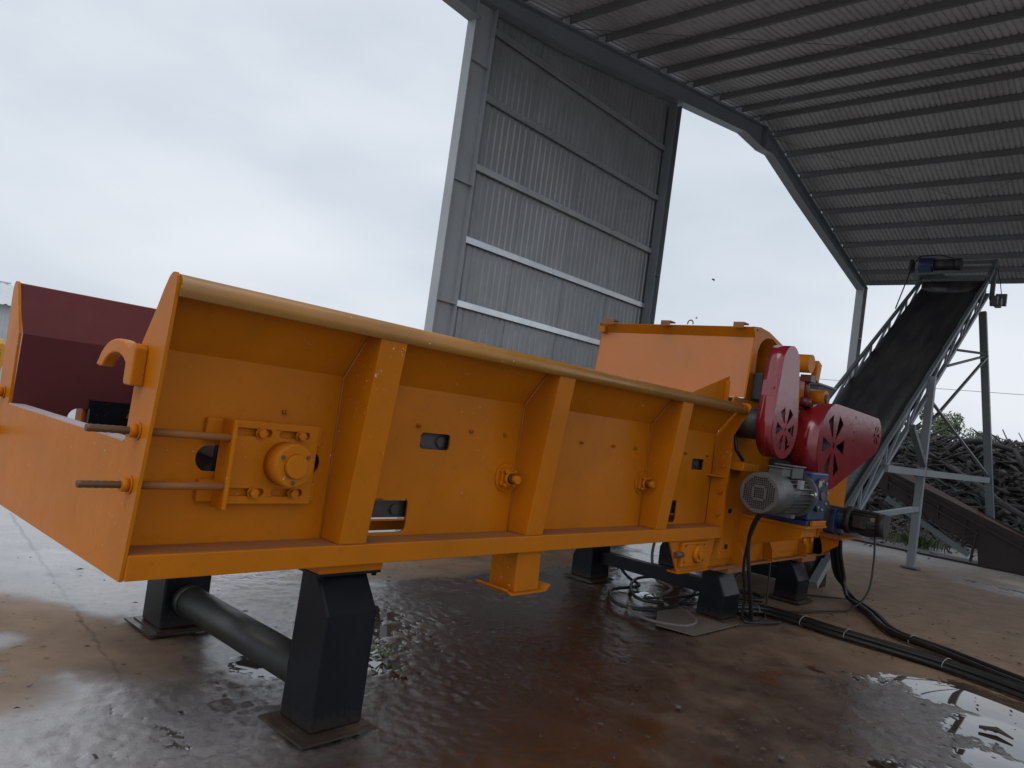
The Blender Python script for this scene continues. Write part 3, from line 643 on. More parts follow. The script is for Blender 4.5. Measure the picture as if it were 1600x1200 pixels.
# hanging stub leg under the second rib
st = MB(); st.hexa([(3.345, 2.785, 0.525), (3.565, 2.785, 0.525), (3.565, 2.99, 0.525), (3.345, 2.99, 0.525), (3.335, 2.785, 0.755), (3.545, 2.785, 0.755), (3.545, 2.99, 0.755), (3.335, 2.99, 0.755)])
stub = st.build('stub_leg', 'orange', crusher, 0.006)
mb = MB(); mb.box(3.30, 3.61, 2.765, 3.01, 0.514, 0.5245); mb.hexa([(3.255, 2.765, 0.545), (3.30, 2.765, 0.514), (3.30, 3.01, 0.514), (3.255, 3.01, 0.545), (3.26, 2.765, 0.555), (3.30, 2.765, 0.5245), (3.30, 3.01, 0.5245), (3.26, 3.01, 0.555)])
mb.hexa([(3.61, 2.765, 0.514), (3.655, 2.765, 0.545), (3.655, 3.01, 0.545), (3.61, 3.01, 0.514), (3.61, 2.765, 0.5245), (3.65, 2.765, 0.555), (3.65, 3.01, 0.555), (3.61, 3.01, 0.5245)])
mb.build('foot_plate', 'orange', stub)
MB().box(3.315, 3.575, 2.768, 3.0, 0.7552, 0.7648).build('cap_plate', 'orange', stub)

# black support legs
def leg(x0, x1, yf, depth, ztop, zc, inset, mir=False, plate=True, foot=0.075, strip=0.0):
    sy = side(mir); yb = yf + depth
    mb = MB(); prof = [(yf, 0.02), (yf - 0.004, zc), (yf + inset, ztop), (yb - 0.02, ztop), (yb, 0.02)]
    dx = 0.012; n = 5
    vv = [(x, sy(a), b_) for x in (x0, x1) for a, b_ in prof]
    mb.add(vv, [tuple(range(n)), tuple(range(n, 2*n))[::-1]] + [(k, (k+1) % n, n + (k+1) % n, n + k) for k in range(n)])
    lg = mb.build('support_leg', 'black', crusher, 0.012)
    if foot:
        mb = MB(); mb.box(x0 - foot, x1 + foot*0.6, *sorted((sy(yf - 0.06), sy(yb + 0.05))), 0.0, 0.012); mb.build('foot_plate', 'foot_brown', lg)
        mb = MB(); mb.box(x0 - 0.03, x1 + 0.03, *sorted((sy(yf - 0.035), sy(yb + 0.03))), 0.0122, 0.0198); mb.build('base_plate', 'foot_brown', lg)
    return lg
for mir in (False, True):
    sy = side(mir)
    l1 = leg(2.035, 2.315, 2.745, 0.26, 0.702, 0.545, 0.115, mir)
    mb = MB().box(2.0, 2.36, *sorted((sy(2.80), sy(3.02))), 0.718, 0.7645); mb.build('pad', 'orange', l1, 0.006)
    mb = MB().box(2.0, 2.36, *sorted((sy(2.81), sy(3.02))), 0.7025, 0.7178); mb.build('pad', 'black', l1, 0.003)
    for x in (2.03, 2.33):
        mb = MB(); mb.cyl((x, sy(2.825), 0.69), (x, sy(2.825), 0.785), 0.013, n=6); mb.build('bolt', 'black', l1)
    for x0 in (6.235, 7.95):
        l2 = leg(x0, x0 + 0.315, 2.835, 0.25, 0.43, 0.225, 0.10, mir, foot=0.05)
        mb = MB().box(x0 - 0.06, x0 + 0.33, *sorted((sy(2.80), sy(3.15))), 0.432, 0.478); mb.build('pad', 'orange_dusty', l2, 0.005)
        for xx in (x0 + 0.03, x0 + 0.12, x0 + 0.22, x0 + 0.29):
            mb = MB(); mb.cyl((xx, sy(2.84), 0.478), (xx, sy(2.84), 0.50), 0.016, n=6); mb.build('bolt', 'rust_plate', l2)
# cross pipe between the front legs
mb = MB(); mb.cyl((2.175, 3.006, 0.185), (2.175, 4.314, 0.185), 0.09, n=32); mb.build('cross_pipe', 'pipe_grey', crusher)
mb = MB(); mb.cyl((2.175, 4.25, 0.185), (2.175, 4.312, 0.185), 0.095, n=32); mb.build('pipe_collar', 'pipe_grey', crusher)
MB().box(6.35, 6.45, 3.09, 4.23, 0.18, 0.30).build('cross_tube', 'black', crusher); MB().box(8.05, 8.15, 3.09, 4.23, 0.18, 0.30).build('cross_tube', 'black', crusher)

# low take-up bearing bracket
br = MB().plate([(5.05, 0.764), (5.80, 0.764), (5.72, 0.52), (5.22, 0.52)], [], XZ, 2.775, 2.787).build('bearing_bracket', 'orange', crusher)
mb = MB().plate([(5.215, 0.565), (5.625, 0.565), (5.625, 0.748), (5.215, 0.748)], [rrect(5.25, 5.28, 0.71, 0.73, 0.008), rrect(5.25, 5.28, 0.585, 0.605, 0.008), rrect(5.55, 5.58, 0.71, 0.73, 0.008), rrect(5.55, 5.58, 0.585, 0.605, 0.008)], XZ, 2.745, 2.774); mb.build('bearing_flange', 'orange', br, 0.004)
mb = MB(); mb.cyl((5.45, 2.745, 0.656), (5.45, 2.715, 0.656), 0.072, 0.06, n=28); mb.cyl((5.45, 2.715, 0.656), (5.45, 2.70, 0.656), 0.032, n=20); mb.build('bearing_cap', 'orange', br)
mb = MB(); mb.tube([(5.14, 2.76, 0.66), (5.23, 2.75, 0.66)], 0.022, 10); mb.build('adjusting_nut', 'rust_top', br)
MB().box(5.22, 5.72, 2.76, 2.86, 0.508, 0.5195).build('bracket_base', 'orange', br)

# crusher body
bd = MB().plate([(5.868, 0.56), (9.15, 0.56), (9.15, 1.55), (8.7, 1.95), (6.0, 1.95), (5.868, 1.80)], [], XZ, 2.85, 2.865).build('body_side', 'orange', crusher)
MB().plate([(5.868, 0.56), (9.15, 0.56), (9.15, 1.55), (8.7, 1.95), (6.0, 1.95), (5.868, 1.80)], [], XZ, 4.455, 4.47).build('body_side', 'orange', crusher)
for x in (5.866,):
    MB().plate([(2.752, 0.62), (2.85, 0.62), (2.85, 1.80), (2.762, 1.62)], [], YZ, 5.865, 5.879).build('body_flange', 'orange', crusher)
MB().box(6.05, 9.13, 2.87, 4.45, 1.938, 1.95).build('body_top', 'orange', crusher)
MB().box(9.13, 9.149, 2.866, 4.454, 0.60, 1.55).build('body_back', 'orange', crusher)
MB().box(5.90, 9.10, 2.80, 2.85, 0.48, 0.50).build('base_rail', 'orange_dusty', crusher); MB().box(5.90, 9.10, 2.866, 3.10, 0.48, 0.56).build('base_beam', 'orange', crusher, 0.004)
MB().box(5.90, 9.10, 4.22, 4.454, 0.48, 0.56).build('base_beam', 'orange', crusher, 0.004)
for x in (6.33, 6.98, 7.86, 8.3):
    MB().plate([(2.85, 0.502), (2.745, 0.502), (2.765, 0.62), (2.80, 0.70), (2.85, 0.74)], [], YZ, x, x + 0.014).build('stiffener', 'orange', crusher)
for x, z in ((6.02, 0.72), (6.16, 0.97), (6.17, 0.66), (6.0, 1.25)):
    MB().cyl((x, 2.85, z), (x, 2.838, z), 0.022, n=6).build('bolt', 'black', bd)
# lifting pin at the body side, small fittings in the dark between guard and motor
MB().box(6.0, 6.32, 2.70, 2.85, 1.33, 1.40).build('side_lug', 'orange', bd, 0.008)
mb = MB(); mb.tube([(5.95, 2.80, 1.66), (5.96, 2.76, 1.50), (6.06, 2.74, 1.42)], 0.016, 8); mb.build('grease_hose', 'cable_black', bd)
# motor platform
pf = MB().plate([(2.85, 0.66), (2.30, 0.835), (2.30, 0.925), (2.85, 0.925)], [], YZ, 6.395, 6.407).build('motor_platform', 'orange', crusher)
MB().plate([(2.85, 0.66), (2.30, 0.835), (2.30, 0.925), (2.85, 0.925)], [], YZ, 6.80, 6.812).build('bracket_web', 'orange', pf)
MB().box(6.38, 6.86, 2.26, 2.849, 0.9255, 0.945).build('platform_top', 'orange', pf)
MB().box(6.41, 6.80, 2.32, 2.332, 0.84, 0.925).build('platform_end', 'orange', pf)
for x in (6.50, 6.66): MB().cyl((x, 2.31, 0.79), (x, 2.31, 0.838), 0.016, n=8).build('stud', 'orange', pf)
# main motor: fan cowl, finned body, flange, terminal box, gearbox
MY, MZ = 2.385, 1.20
mo = MB(); mo.cyl((5.86, MY, MZ), (6.36, MY, MZ), 0.135, n=32); motor = mo.build('drive_motor', 'motor_grey', crusher)
cw = MB(); cw.cyl((5.63, MY, MZ), (5.645, MY, MZ), 0.152, 0.163, n=48, caps=False); cw.cyl((5.645, MY, MZ), (5.93, MY, MZ), 0.163, n=48, caps=False)
cw.cyl((5.93, MY, MZ), (5.94, MY, MZ), 0.163, 0.137, n=48, caps=False)
cw.build('fan_cowl', 'motor_grey', motor)
gr_h = []
s_ = 0.0165
for i in range(-9, 10):
    for j in range(-9, 10):
        yy, zz = (i + 0.0) * s_, j * s_
        r = math.hypot(yy, zz)
        if r > 0.128 or (0.036 < max(abs(yy), abs(zz)) < 0.05 and r < 0.065): continue
        q = 0.0064
        gr_h.append([(MY + yy - q, MZ + zz - q), (MY + yy + q, MZ + zz - q), (MY + yy + q, MZ + zz + q), (MY + yy - q, MZ + zz + q)])
MB().plate(circ(MY, MZ, 0.153, 48), gr_h, YZ, 5.629, 5.633).build('fan_grille', 'motor_grey', motor)
MB().cyl((5.66, MY, MZ), (5.67, MY, MZ), 0.15, n=32).build('fan_disc', 'motor_dark', motor)
for k in range(26):
    a = 2*math.pi*k/26 + 0.1
    if math.sin(a) > 0.86: continue
    c_, s2_ = math.cos(a), math.sin(a)
    mb = MB(); mb.bar((5.945, MY + 0.147*c_, MZ + 0.147*s2_), (6.33, MY + 0.147*c_, MZ + 0.147*s2_), 0.006, 0.026, up=(0, c_, s2_)); mb.build('cooling_fin', 'motor_grey', motor)
mb = MB(); mb.box(5.90, 6.06, MY - 0.06, MY + 0.06, MZ + 0.14, MZ + 0.205); mb.box(5.89, 6.07, MY - 0.07, MY + 0.07, MZ + 0.205, MZ + 0.218); mb.build('terminal_box', 'motor_grey', motor, 0.008)
mb = MB(); mb.box(6.08, 6.30, MY - 0.075, MY + 0.075, MZ + 0.13, MZ + 0.225); mb.box(6.065, 6.315, MY - 0.09, MY + 0.09, MZ + 0.225, MZ + 0.24); mb.build('terminal_box', 'motor_grey', motor, 0.008)
mb = MB(); mb.box(6.02, 6.10, MY - 0.165, MY - 0.14, MZ + 0.06, MZ + 0.13); mb.build('name_plate', 'bright_metal', motor)
mb = MB(); mb.cyl((6.36, MY, MZ), (6.385, MY, MZ), 0.185, n=44); mb.cyl((6.385, MY, MZ), (6.40, MY, MZ), 0.175, n=44); mb.build('motor_flange', 'motor_grey', motor)
mb = MB(); mb.box(5.95, 6.02, MY - 0.15, MY + 0.15, MZ - 0.175, MZ - 0.145); mb.build('motor_foot', 'motor_grey', motor)
gb = MB(); gb.cyl((6.40, MY, MZ), (6.50, MY, MZ), 0.165, 0.14, n=36); gb.box(6.47, 6.86, 2.29, 2.62, 0.985, 1.40); gearbox = gb.build('gearbox', 'blue', crusher, 0.015)
MB().box(6.42, 6.85, 2.28, 2.66, 0.9455, 0.985).build('gearbox_foot', 'blue', gearbox, 0.004)
mb = MB(); oct_ = [(6.66 + 0.155*math.cos(rad(22.5 + 45*k)), 1.21 + 0.155*math.sin(rad(22.5 + 45*k))) for k in range(8)]
mb.plate(oct_, [], XZ, 2.265, 2.30); mb.build('gearbox_cover', 'blue', gearbox, 0.004)
for k in range(8):
    a = rad(45*k + 10); MB().cyl((6.66 + 0.125*math.cos(a), 2.264, 1.21 + 0.125*math.sin(a)), (6.66 + 0.125*math.cos(a), 2.252, 1.21 + 0.125*math.sin(a)), 0.011, n=6).build('bolt', 'bright_metal', gearbox)
MB().cyl((6.66, 2.265, 1.21), (6.66, 2.25, 1.21), 0.045, n=20).build('shaft_end', 'motor_grey', gearbox)
MB().box(6.56, 6.62, 2.258, 2.2645, 1.29, 1.335).build('name_plate', 'label_plate', gearbox)
MB().box(6.48, 6.80, 2.25, 2.275, 0.946, 0.99).build('clamp_bar', 'orange', gearbox, 0.004)
mb = MB(); mb.tube([(6.28, MY-0.14, MZ+0.02), (6.28, MY-0.20, MZ+0.02)], 0.008, 8); mb.cyl((6.28, MY-0.20, MZ+0.0), (6.28, MY-0.20, MZ+0.045), 0.012, n=8); mb.build('lifting_eye', 'bright_metal', motor)
# discharge motor, axis across the machine
dm = MB(); DZ, DX = 0.895, 8.70
dm.cyl((DX, 2.60, DZ), (DX, 2.33, DZ), 0.115, n=28); dmo = dm.build('discharge_motor', 'motor_dark', crusher)
MB().cyl((DX, 2.33, DZ), (DX, 2.255, DZ), 0.128, 0.122, n=32).build('fan_cowl', 'motor_dark', dmo)
mb = MB(); mb.cyl((DX, 2.66, DZ), (DX, 2.60, DZ), 0.15, n=32); mb.build('motor_flange', 'motor_dark', dmo)
mb = MB(); mb.cyl((DX, 2.98, DZ), (DX, 2.66, DZ), 0.13, 0.12, n=24); mb.box(DX-0.16, DX+0.16, 2.74, 2.95, DZ-0.16, DZ+0.10); mb.build('gear_unit', 'blue', dmo, 0.01)
MB().box(DX-0.155, DX-0.11, 2.42, 2.56, DZ-0.06, DZ+0.07).build('terminal_box', 'motor_dark', dmo, 0.006)
MB().box(DX-0.134, DX-0.12, 2.345, 2.385, DZ+0.03, DZ+0.075).build('name_plate', 'bright_metal', dmo)
for k in range(18):
    a = 2*math.pi*k/18
    mb = MB(); mb.bar((DX + 0.12*math.cos(a), 2.59, DZ + 0.12*math.sin(a)), (DX + 0.12*math.cos(a), 2.335, DZ + 0.12*math.sin(a)), 0.006, 0.02, up=(math.cos(a), 0, math.sin(a))); mb.build('cooling_fin', 'motor_dark', dmo)
MB().box(8.25, 8.95, 2.55, 2.849, 0.70, 0.722).build('motor_shelf', 'orange_dusty', crusher); MB().plate([(2.849, 0.45), (2.60, 0.63), (2.60, 0.70), (2.849, 0.70)], [], YZ, 8.30, 8.312).build('shelf_web', 'orange', crusher)
mb = MB(); mb.cyl((8.42, 2.80, 0.95), (8.42, 2.84, 0.95), 0.13, n=26); mb.build('coupling_disc', 'motor_dark', crusher)

# belt guards
def hull(c1, r1, c2, r2, n=28):
    d = math.hypot(c2[0]-c1[0], c2[1]-c1[1]); base = math.atan2(c2[1]-c1[1], c2[0]-c1[0]); off = math.acos((r1 - r2) / d)
    pts = []
    a0, a1 = base + off, base + 2*math.pi - off
    for k in range(n+1):
        a = a0 + (a1-a0)*k/n; pts.append((c1[0] + r1*math.cos(a), c1[1] + r1*math.sin(a)))
    a0, a1 = base - off, base + off
    for k in range(n//2+1):
        a = a0 + (a1-a0)*k/(n//2); pts.append((c2[0] + r2*math.cos(a), c2[1] + r2*math.sin(a)))
    return pts
def flower(cx, cz, r0, r1, n=6, wd=0.26, a0=90):
    H = []
    for k in range(n):
        a = rad(a0 + 360*k/n)
        H.append([(cx + r0*math.cos(a - wd*0.35), cz + r0*math.sin(a - wd*0.35)), (cx + r1*math.cos(a - wd), cz + r1*math.sin(a - wd)),
                  (cx + r1*math.cos(a + wd), cz + r1*math.sin(a + wd)), (cx + r0*math.cos(a + wd*0.35), cz + r0*math.sin(a + wd*0.35))])
    return H
def belt_guard(c1, r1, c2, r2, y0, y1, holes, label):
    out = hull(c1, r1, c2, r2)
    root = MB().plate(out, holes, XZ, y0, y0 + 0.006).build('belt_guard', 'red', crusher)
    root['label'] = label
    mb = MB(); n = len(out)
    vv = [(a, yy, b_) for yy in (y0 + 0.0065, y1) for a, b_ in out]
    mb.add(vv, [(k, (k+1) % n, n + (k+1) % n, n + k) for k in range(n)], True)
    o = mb.build('guard_rim', 'red', root); md = o.modifiers.new('solid', 'SOLIDIFY'); md.thickness = 0.005; md.offset = -1
    MB().plate(out, [], XZ, y1 - 0.01, y1 - 0.005).build('guard_dark_backing', 'motor_dark', root)  # dark sheet added behind the slots so the inside reads as black shade
    return root, out
g1c, g1t = (6.165, 1.745), (6.14, 2.25)
g1, o1 = belt_guard(g1c, 0.265, g1t, 0.175, 2.455, 2.60, flower(g1c[0], g1c[1] - 0.02, 0.055, 0.19, 6, 0.27, 0) + [circ(g1c[0], g1c[1] - 0.02, 0.018, 10)], 'tall narrow red belt guard with slotted rosette at its foot')
MB().cyl((g1c[0], 2.50, g1c[1]), (g1c[0], 2.57, g1c[1]), 0.19, n=36).build('pulley', 'red_dark', g1)
MB().plate([(2.468, 1.98), (2.59, 1.98), (2.59, 2.10), (2.468, 2.16)], [], YZ, 5.925, 5.93).build('guard_lap', 'red', g1)
MB().cyl((5.926, 2.50, 2.05), (5.912, 2.50, 2.05), 0.013, n=8).build('bolt', 'red', g1)
MB().cyl((6.17, 2.602, 1.74), (6.17, 2.848, 1.74), 0.13, n=28).build('roll_bearing', 'motor_dark', crusher)
g2c, g2t = (7.18, 1.645), (8.42, 1.83)
g2, o2 = belt_guard(g2c, 0.40, g2t, 0.19, 2.39, 2.63, flower(g2c[0], g2c[1] + 0.01, 0.075, 0.25, wd=0.2, a0=0 + 60) [0:0] + flower(g2c[0], g2c[1] + 0.01, 0.075, 0.30, 6, 0.24, 0) + [circ(g2c[0], g2c[1] + 0.01, 0.032, 12)] + flower(g2t[0] + 0.02, g2t[1] + 0.01, 0.02, 0.10, 6, 0.26, 0) + [circ(7.72, z, 0.014, 10) for z in (1.97, 1.82, 1.73, 1.57)], 'large wide red belt guard with two slotted rosettes')
MB().cyl((g2c[0], 2.47, g2c[1]), (g2c[0], 2.60, g2c[1]), 0.33, n=48).build('pulley', 'motor_dark', g2)
MB().cyl((g2t[0], 2.47, g2t[1]), (g2t[0], 2.60, g2t[1]), 0.10, n=28).build('pulley', 'motor_dark', g2)
for x in (6.84, 6.80): 
    MB().cyl((x, 2.48 if x > 6.82 else 2.55, 1.60), (x - 0.012, 2.48 if x > 6.82 else 2.55, 1.60), 0.012, n=8).build('bolt', 'red', g2)
MB().cyl((7.18, 2.635, 1.645), (7.18, 2.848, 1.645), 0.16, n=28).build('rotor_bearing', 'red_dark', crusher)
MB().box(6.86, 7.5, 2.64, 2.846, 1.18, 1.46).build('bearing_seat', 'motor_dark', crusher, 0.01)
MB().plate([(7.30, 0.95), (7.62, 0.95), (7.62, 1.32), (7.30, 1.20)], [], XZ, 2.60, 2.61).build('guard_bracket', 'orange', crusher)

# hood over the mouth
HX = 6.26
MB().hexa([(HX-0.06, 2.868, 1.962), (HX-0.048, 2.868, 1.962), (HX-0.048, 4.50, 1.962), (HX-0.06, 4.50, 1.962), (HX, 2.868, 2.505), (HX+0.012, 2.868, 2.505), (HX+0.012, 4.50, 2.505), (HX, 4.50, 2.505)]).build('hood_front', 'orange_hood', crusher)
MB().hexa([(HX, 2.868, 2.506), (HX + 0.012, 2.868, 2.506), (HX + 0.012, 4.50, 2.506), (HX, 4.50, 2.506), (HX - 0.05, 2.868, 2.588), (HX - 0.038, 2.868, 2.592), (HX - 0.038, 4.50, 2.592), (HX - 0.05, 4.50, 2.588)]).build('hood_lip', 'orange', crusher)
hs = [(6.20, 2.593), (6.262, 2.50), (6.20, 1.955), (7.25, 1.955), (7.25, 2.20), (6.93, 2.42), (6.88, 2.53), (6.55, 2.60), (6.35, 2.612)]
arch = [(6.34, 2.05), (6.84, 2.05), (6.84, 2.38)] + [(6.59 + 0.25*math.cos(rad(a)), 2.36 + 0.19*math.sin(rad(a))) for a in range(15, 166, 15)] + [(6.34, 2.38)]
hs_o = MB().plate(hs, [arch, circ(6.285, 2.575, 0.014, 10)], XZ, 2.855, 2.867).build('hood_side', 'orange', crusher)
MB().plate(hs, [], XZ, 4.50, 4.512).build('hood_side', 'orange', crusher)
mb = MB(); av = [(6.34, 2.20)] + [(6.34, 2.38)] + [(6.59 + 0.25*math.cos(rad(a)), 2.36 + 0.19*math.sin(rad(a))) for a in range(165, 14, -15)] + [(6.84, 2.38), (6.84, 2.20)]
vv = [(a, yy, b_) for yy in (2.868, 3.25) for a, b_ in av]; n = len(av)
mb.add(vv, [(k, k+1, n+k+1, n+k) for k in range(n-1)], True); ar = mb.build('arch_shell', 'orange', hs_o); md = ar.modifiers.new('solid', 'SOLIDIFY'); md.thickness = 0.008
MB().plate(av, [], XZ, 3.25, 3.26).build('arch_back', 'orange', hs_o)
MB().box(6.262, 7.24, 2.87, 4.498, 1.952, 1.96).build('hood_floor', 'motor_dark', crusher)
tp = [(6.215, 2.594), (6.35, 2.606), (6.55, 2.594), (6.88, 2.524), (6.93, 2.414), (7.25, 2.194)]
for a, c in zip(tp[:-1], tp[1:]):
    MB().hexa([(a[0], 2.868, a[1]-0.012), (c[0], 2.868, c[1]-0.012), (c[0], 4.499, c[1]-0.012), (a[0], 4.499, a[1]-0.012), (a[0], 2.868, a[1]), (c[0], 2.868, c[1]), (c[0], 4.499, c[1]), (a[0], 4.499, a[1])]).build('hood_top', 'orange', crusher)
for yy in (2.98, 3.72, 4.36):
    mb = MB().box(6.165, 6.26, yy - 0.05, yy + 0.05, 2.612, 2.626); mb.box(6.16, 6.166, yy - 0.05, yy + 0.05, 2.575, 2.626); mb.build('hood_lug', 'orange_dusty', crusher)
mb = MB(); mb.tube([(6.24, 3.50 + 0.028*math.cos(rad(a)), 2.616 + 0.03*math.sin(rad(a))) for a in range(-20, 201, 20)], 0.006, 6); mb.build('hood_ring', 'rod_steel', crusher)
MB().box(6.20, 6.26, 4.44, 4.499, 2.50, 2.56).build('hood_corner', 'orange', crusher)
# fittings inside the arch and behind the tall guard
MB().plate([(6.29, 2.06), (6.46, 2.10), (6.46, 2.16), (6.37, 2.16), (6.37, 2.24), (6.29, 2.24)], [], XZ, 2.70, 2.73).build('arm_bracket', 'orange', crusher, 0.005)
MB().cyl((6.46, 2.70, 2.155), (6.46, 2.66, 2.155), 0.022, n=12).build('arm_pin', 'orange', crusher)
MB().box(6.30, 6.75, 2.66, 2.70, 1.985, 2.015).build('arm_rail', 'orange', crusher, 0.004); MB().box(6.28, 6.70, 2.70, 2.74, 1.885, 1.91).build('arm_rail', 'orange', crusher, 0.004)
MB().box(6.30, 6.80, 2.76, 2.845, 1.958, 2.20).build('gear_case', 'motor_dark', crusher, 0.01)
mb = MB(); mb.tube([(6.36, 2.72, 2.06), (6.45, 2.68, 2.09), (6.56, 2.68, 2.05), (6.62, 2.70, 1.98)], 0.018, 8); mb.build('hydraulic_hose', 'cable_black', crusher)
MB().cyl((6.86, 2.56, 2.37), (6.86, 2.86, 2.37), 0.085, n=28).build('roller_end', 'orange', crusher)
MB().hexa([(6.97, 2.55, 2.24), (7.06, 2.55, 2.22), (7.06, 2.60, 2.22), (6.97, 2.60, 2.24), (7.0, 2.55, 2.42), (7.09, 2.55, 2.39), (7.09, 2.60, 2.39), (7.0, 2.60, 2.42)]).build('roller_plate', 'orange', crusher)
MB().plate([(6.62, 1.95), (7.35, 1.95), (7.20, 2.16), (7.05, 2.26), (6.70, 2.26)], [], XZ, 2.70, 2.715).build('swing_arm', 'orange', crusher)
mb = MB(); mb.cyl((6.93, 2.60, 2.02), (6.91, 2.60, 2.24), 0.022, n=16); mb.cyl((6.92, 2.60, 1.98), (6.925, 2.60, 2.06), 0.05, n=18); mb.box(6.86, 6.98, 2.55, 2.65, 2.21, 2.27); mb.cyl((7.0, 2.58, 2.235), (7.06, 2.58, 2.235), 0.022, n=12); mb.build('hydraulic_jack', 'red_dark', crusher)
mb = MB(); mb.cyl((7.30, 2.55, 2.09), (7.30, 2.70, 2.09), 0.085, n=30); mb.build('pivot_drum', 'orange', crusher)
MB().cyl((7.30, 2.548, 2.09), (7.30, 2.53, 2.09), 0.045, n=20).build('pivot_cap', 'rust_top', crusher)
# triangular deflectors where trough meets hood
for mir in (False, True):
    sy = side(mir)
    MB().plate([(5.18, 1.885), (5.83, 2.105), (5.83, 1.885)], [], XZ, sy(2.84), sy(2.846)).build('deflector', 'orange', crusher)
    MB().box(5.76, 5.772, *sorted((sy(2.80), sy(2.839))), 1.885, 2.06).build('deflector_web', 'orange', crusher)
MB().box(5.90, 6.25, 2.87, 4.45, 1.90, 1.935).build('mouth_sill', 'motor_dark', crusher)
# grey discharge cap behind the guards
mb = MB().hexa([(8.45, 3.08, 2.17), (8.82, 3.08, 2.17), (8.82, 3.46, 2.17), (8.45, 3.46, 2.17), (8.38, 3.02, 2.32), (8.88, 3.02, 2.32), (8.88, 3.52, 2.32), (8.38, 3.52, 2.32)]); mb.build('dust_cap', 'conv_grey', crusher, 0.006)
mb = MB().box(8.36, 8.90, 3.0, 3.54, 2.321, 2.345); mb.build('dust_cap_lid', 'conv_grey', crusher, 0.004)
mb = MB().box(8.48, 8.79, 3.11, 3.43, 1.952, 2.169); mb.build('dust_neck', 'conv_grey', crusher)

# ------------------------------------------------------------------ inclined belt conveyor
conv = thing('belt_conveyor', 'steep grey lattice conveyor with black ribbed belt rising under the roof', 'conveyor', (13.14, 3.65, 0))
def cz(x): return 0.893 + 0.647 * (x - 9.806)
YN, YF = 3.05, 4.25
TH = math.atan(0.647)
X0, X1 = 9.25, 16.85
bt = MB(); prof = [(YN + 0.03, -0.10), (YN + 0.2, -0.18), (YN + 0.4, -0.205), (YF - 0.4, -0.205), (YF - 0.2, -0.18), (YF - 0.05, -0.11)]
ns = 60; vv = []
for i in range(ns + 1):
    x = X0 + (X1 - X0) * i / ns
    vv += [(x, a, cz(x) + d) for a, d in prof]
n = len(prof)
bt.add(vv, [(i*n + k, i*n + k + 1, (i+1)*n + k + 1, (i+1)*n + k) for i in range(ns) for k in range(n-1)], True)
o = bt.build('belt', 'belt', conv); md = o.modifiers.new('solid', 'SOLIDIFY'); md.thickness = 0.012
mb = MB(); mb.hexa([(X0, YN+0.1, cz(X0)-0.40), (X1, YN+0.1, cz(X1)-0.40), (X1, YF-0.1, cz(X1)-0.40), (X0, YF-0.1, cz(X0)-0.40), (X0, YN+0.1, cz(X0)-0.39), (X1, YN+0.1, cz(X1)-0.39), (X1, YF-0.1, cz(X1)-0.39), (X0, YF-0.1, cz(X0)-0.39)])
mb.build('return_belt', 'belt', conv)
XT = 17.35
for yy in (YN, YF):
    MB().bar((X0, yy, cz(X0)), (XT, yy, cz(XT)), 0.05, 0.05).build('chord', 'conv_grey', conv)
    MB().bar((X0, yy, cz(X0) - 0.34), (16.9, yy, cz(16.9) - 0.34), 0.06, 0.06).build('chord', 'post_grey', conv)
    step = 0.93; x = X0 + 0.2; k = 0
    while x < 16.6:
        MB().bar((x, yy, cz(x) - 0.02), (x, yy, cz(x) - 0.32), 0.032, 0.032).build('lattice_bar', 'post_grey', conv)
        MB().bar((x + 0.03, yy + 0.004, cz(x) - 0.31), (x + step, yy + 0.004, cz(x + step) - 0.03), 0.032, 0.032).build('lattice_bar', 'post_grey', conv)
        x += step; k += 1
    so = 0.045 if yy == YN else -0.045
    MB().hexa([(X0, yy + so, cz(X0) - 0.2), (X1, yy + so, cz(X1) - 0.2), (X1, yy + so*1.3, cz(X1) - 0.2), (X0, yy + so*1.3, cz(X0) - 0.2),
               (X0, yy + so, cz(X0) + (0.0 if yy == YN else -0.13)), (X1, yy + so, cz(X1) + (0.0 if yy == YN else -0.13)), (X1, yy + so*1.3, cz(X1) + (0.0 if yy == YN else -0.13)), (X0, yy + so*1.3, cz(X0) + (0.0 if yy == YN else -0.13))]).build('skirt_rubber', 'belt', conv)
x = X0 + 0.5
while x < 16.6:
    MB().cyl((x, YN + 0.06, cz(x) - 0.29), (x, YF - 0.06, cz(x) - 0.29), 0.05, n=12).build('idler_roller', 'conv_grey', conv); x += 1.24
MB().cyl((16.85, YN + 0.06, cz(16.85) - 0.26), (16.85, YF - 0.06, cz(16.85) - 0.26), 0.22, n=28).build('head_drum', 'belt', conv)
MB().cyl((9.25, YN + 0.06, cz(9.25) - 0.25), (9.25, YF - 0.06, cz(9.25) - 0.25), 0.20, n=28).build('tail_drum', 'belt', conv)
# head frame
for yy in (YN, YF):
    MB().bar((16.95, yy, cz(16.95) - 0.55), (17.32, yy, cz(17.32) - 0.08), 0.06, 0.06).build('head_strut', 'post_grey', conv) if False else MB().bar((16.75, yy, cz(16.75)), (17.33, yy, 5.93), 0.07, 0.07).build('head_strut', 'conv_grey', conv)
    MB().bar((17.30, yy, cz(17.3) - 0.62), (17.30, yy, 5.92), 0.08, 0.08).build('head_post', 'conv_grey', conv)
for dx, dz in ((0.0, 0.15), (-0.22, 0.12), (-0.5, 0.05)):
    MB().bar((17.33 + dx, YN - 0.03, cz(17.33 + dx) + dz), (17.33 + dx, YF + 0.03, cz(17.33 + dx) + dz), 0.06, 0.06).build('head_bar', 'conv_grey', conv)
mb = MB(); mb.box(16.95, 17.45, YN - 0.16, YN - 0.05, 4.98, 5.14); mb.cyl((17.2, YN - 0.2, 5.06), (17.2, YN, 5.06), 0.09, n=18); mb.build('take_up_bearing', 'conv_grey', conv, 0.01)
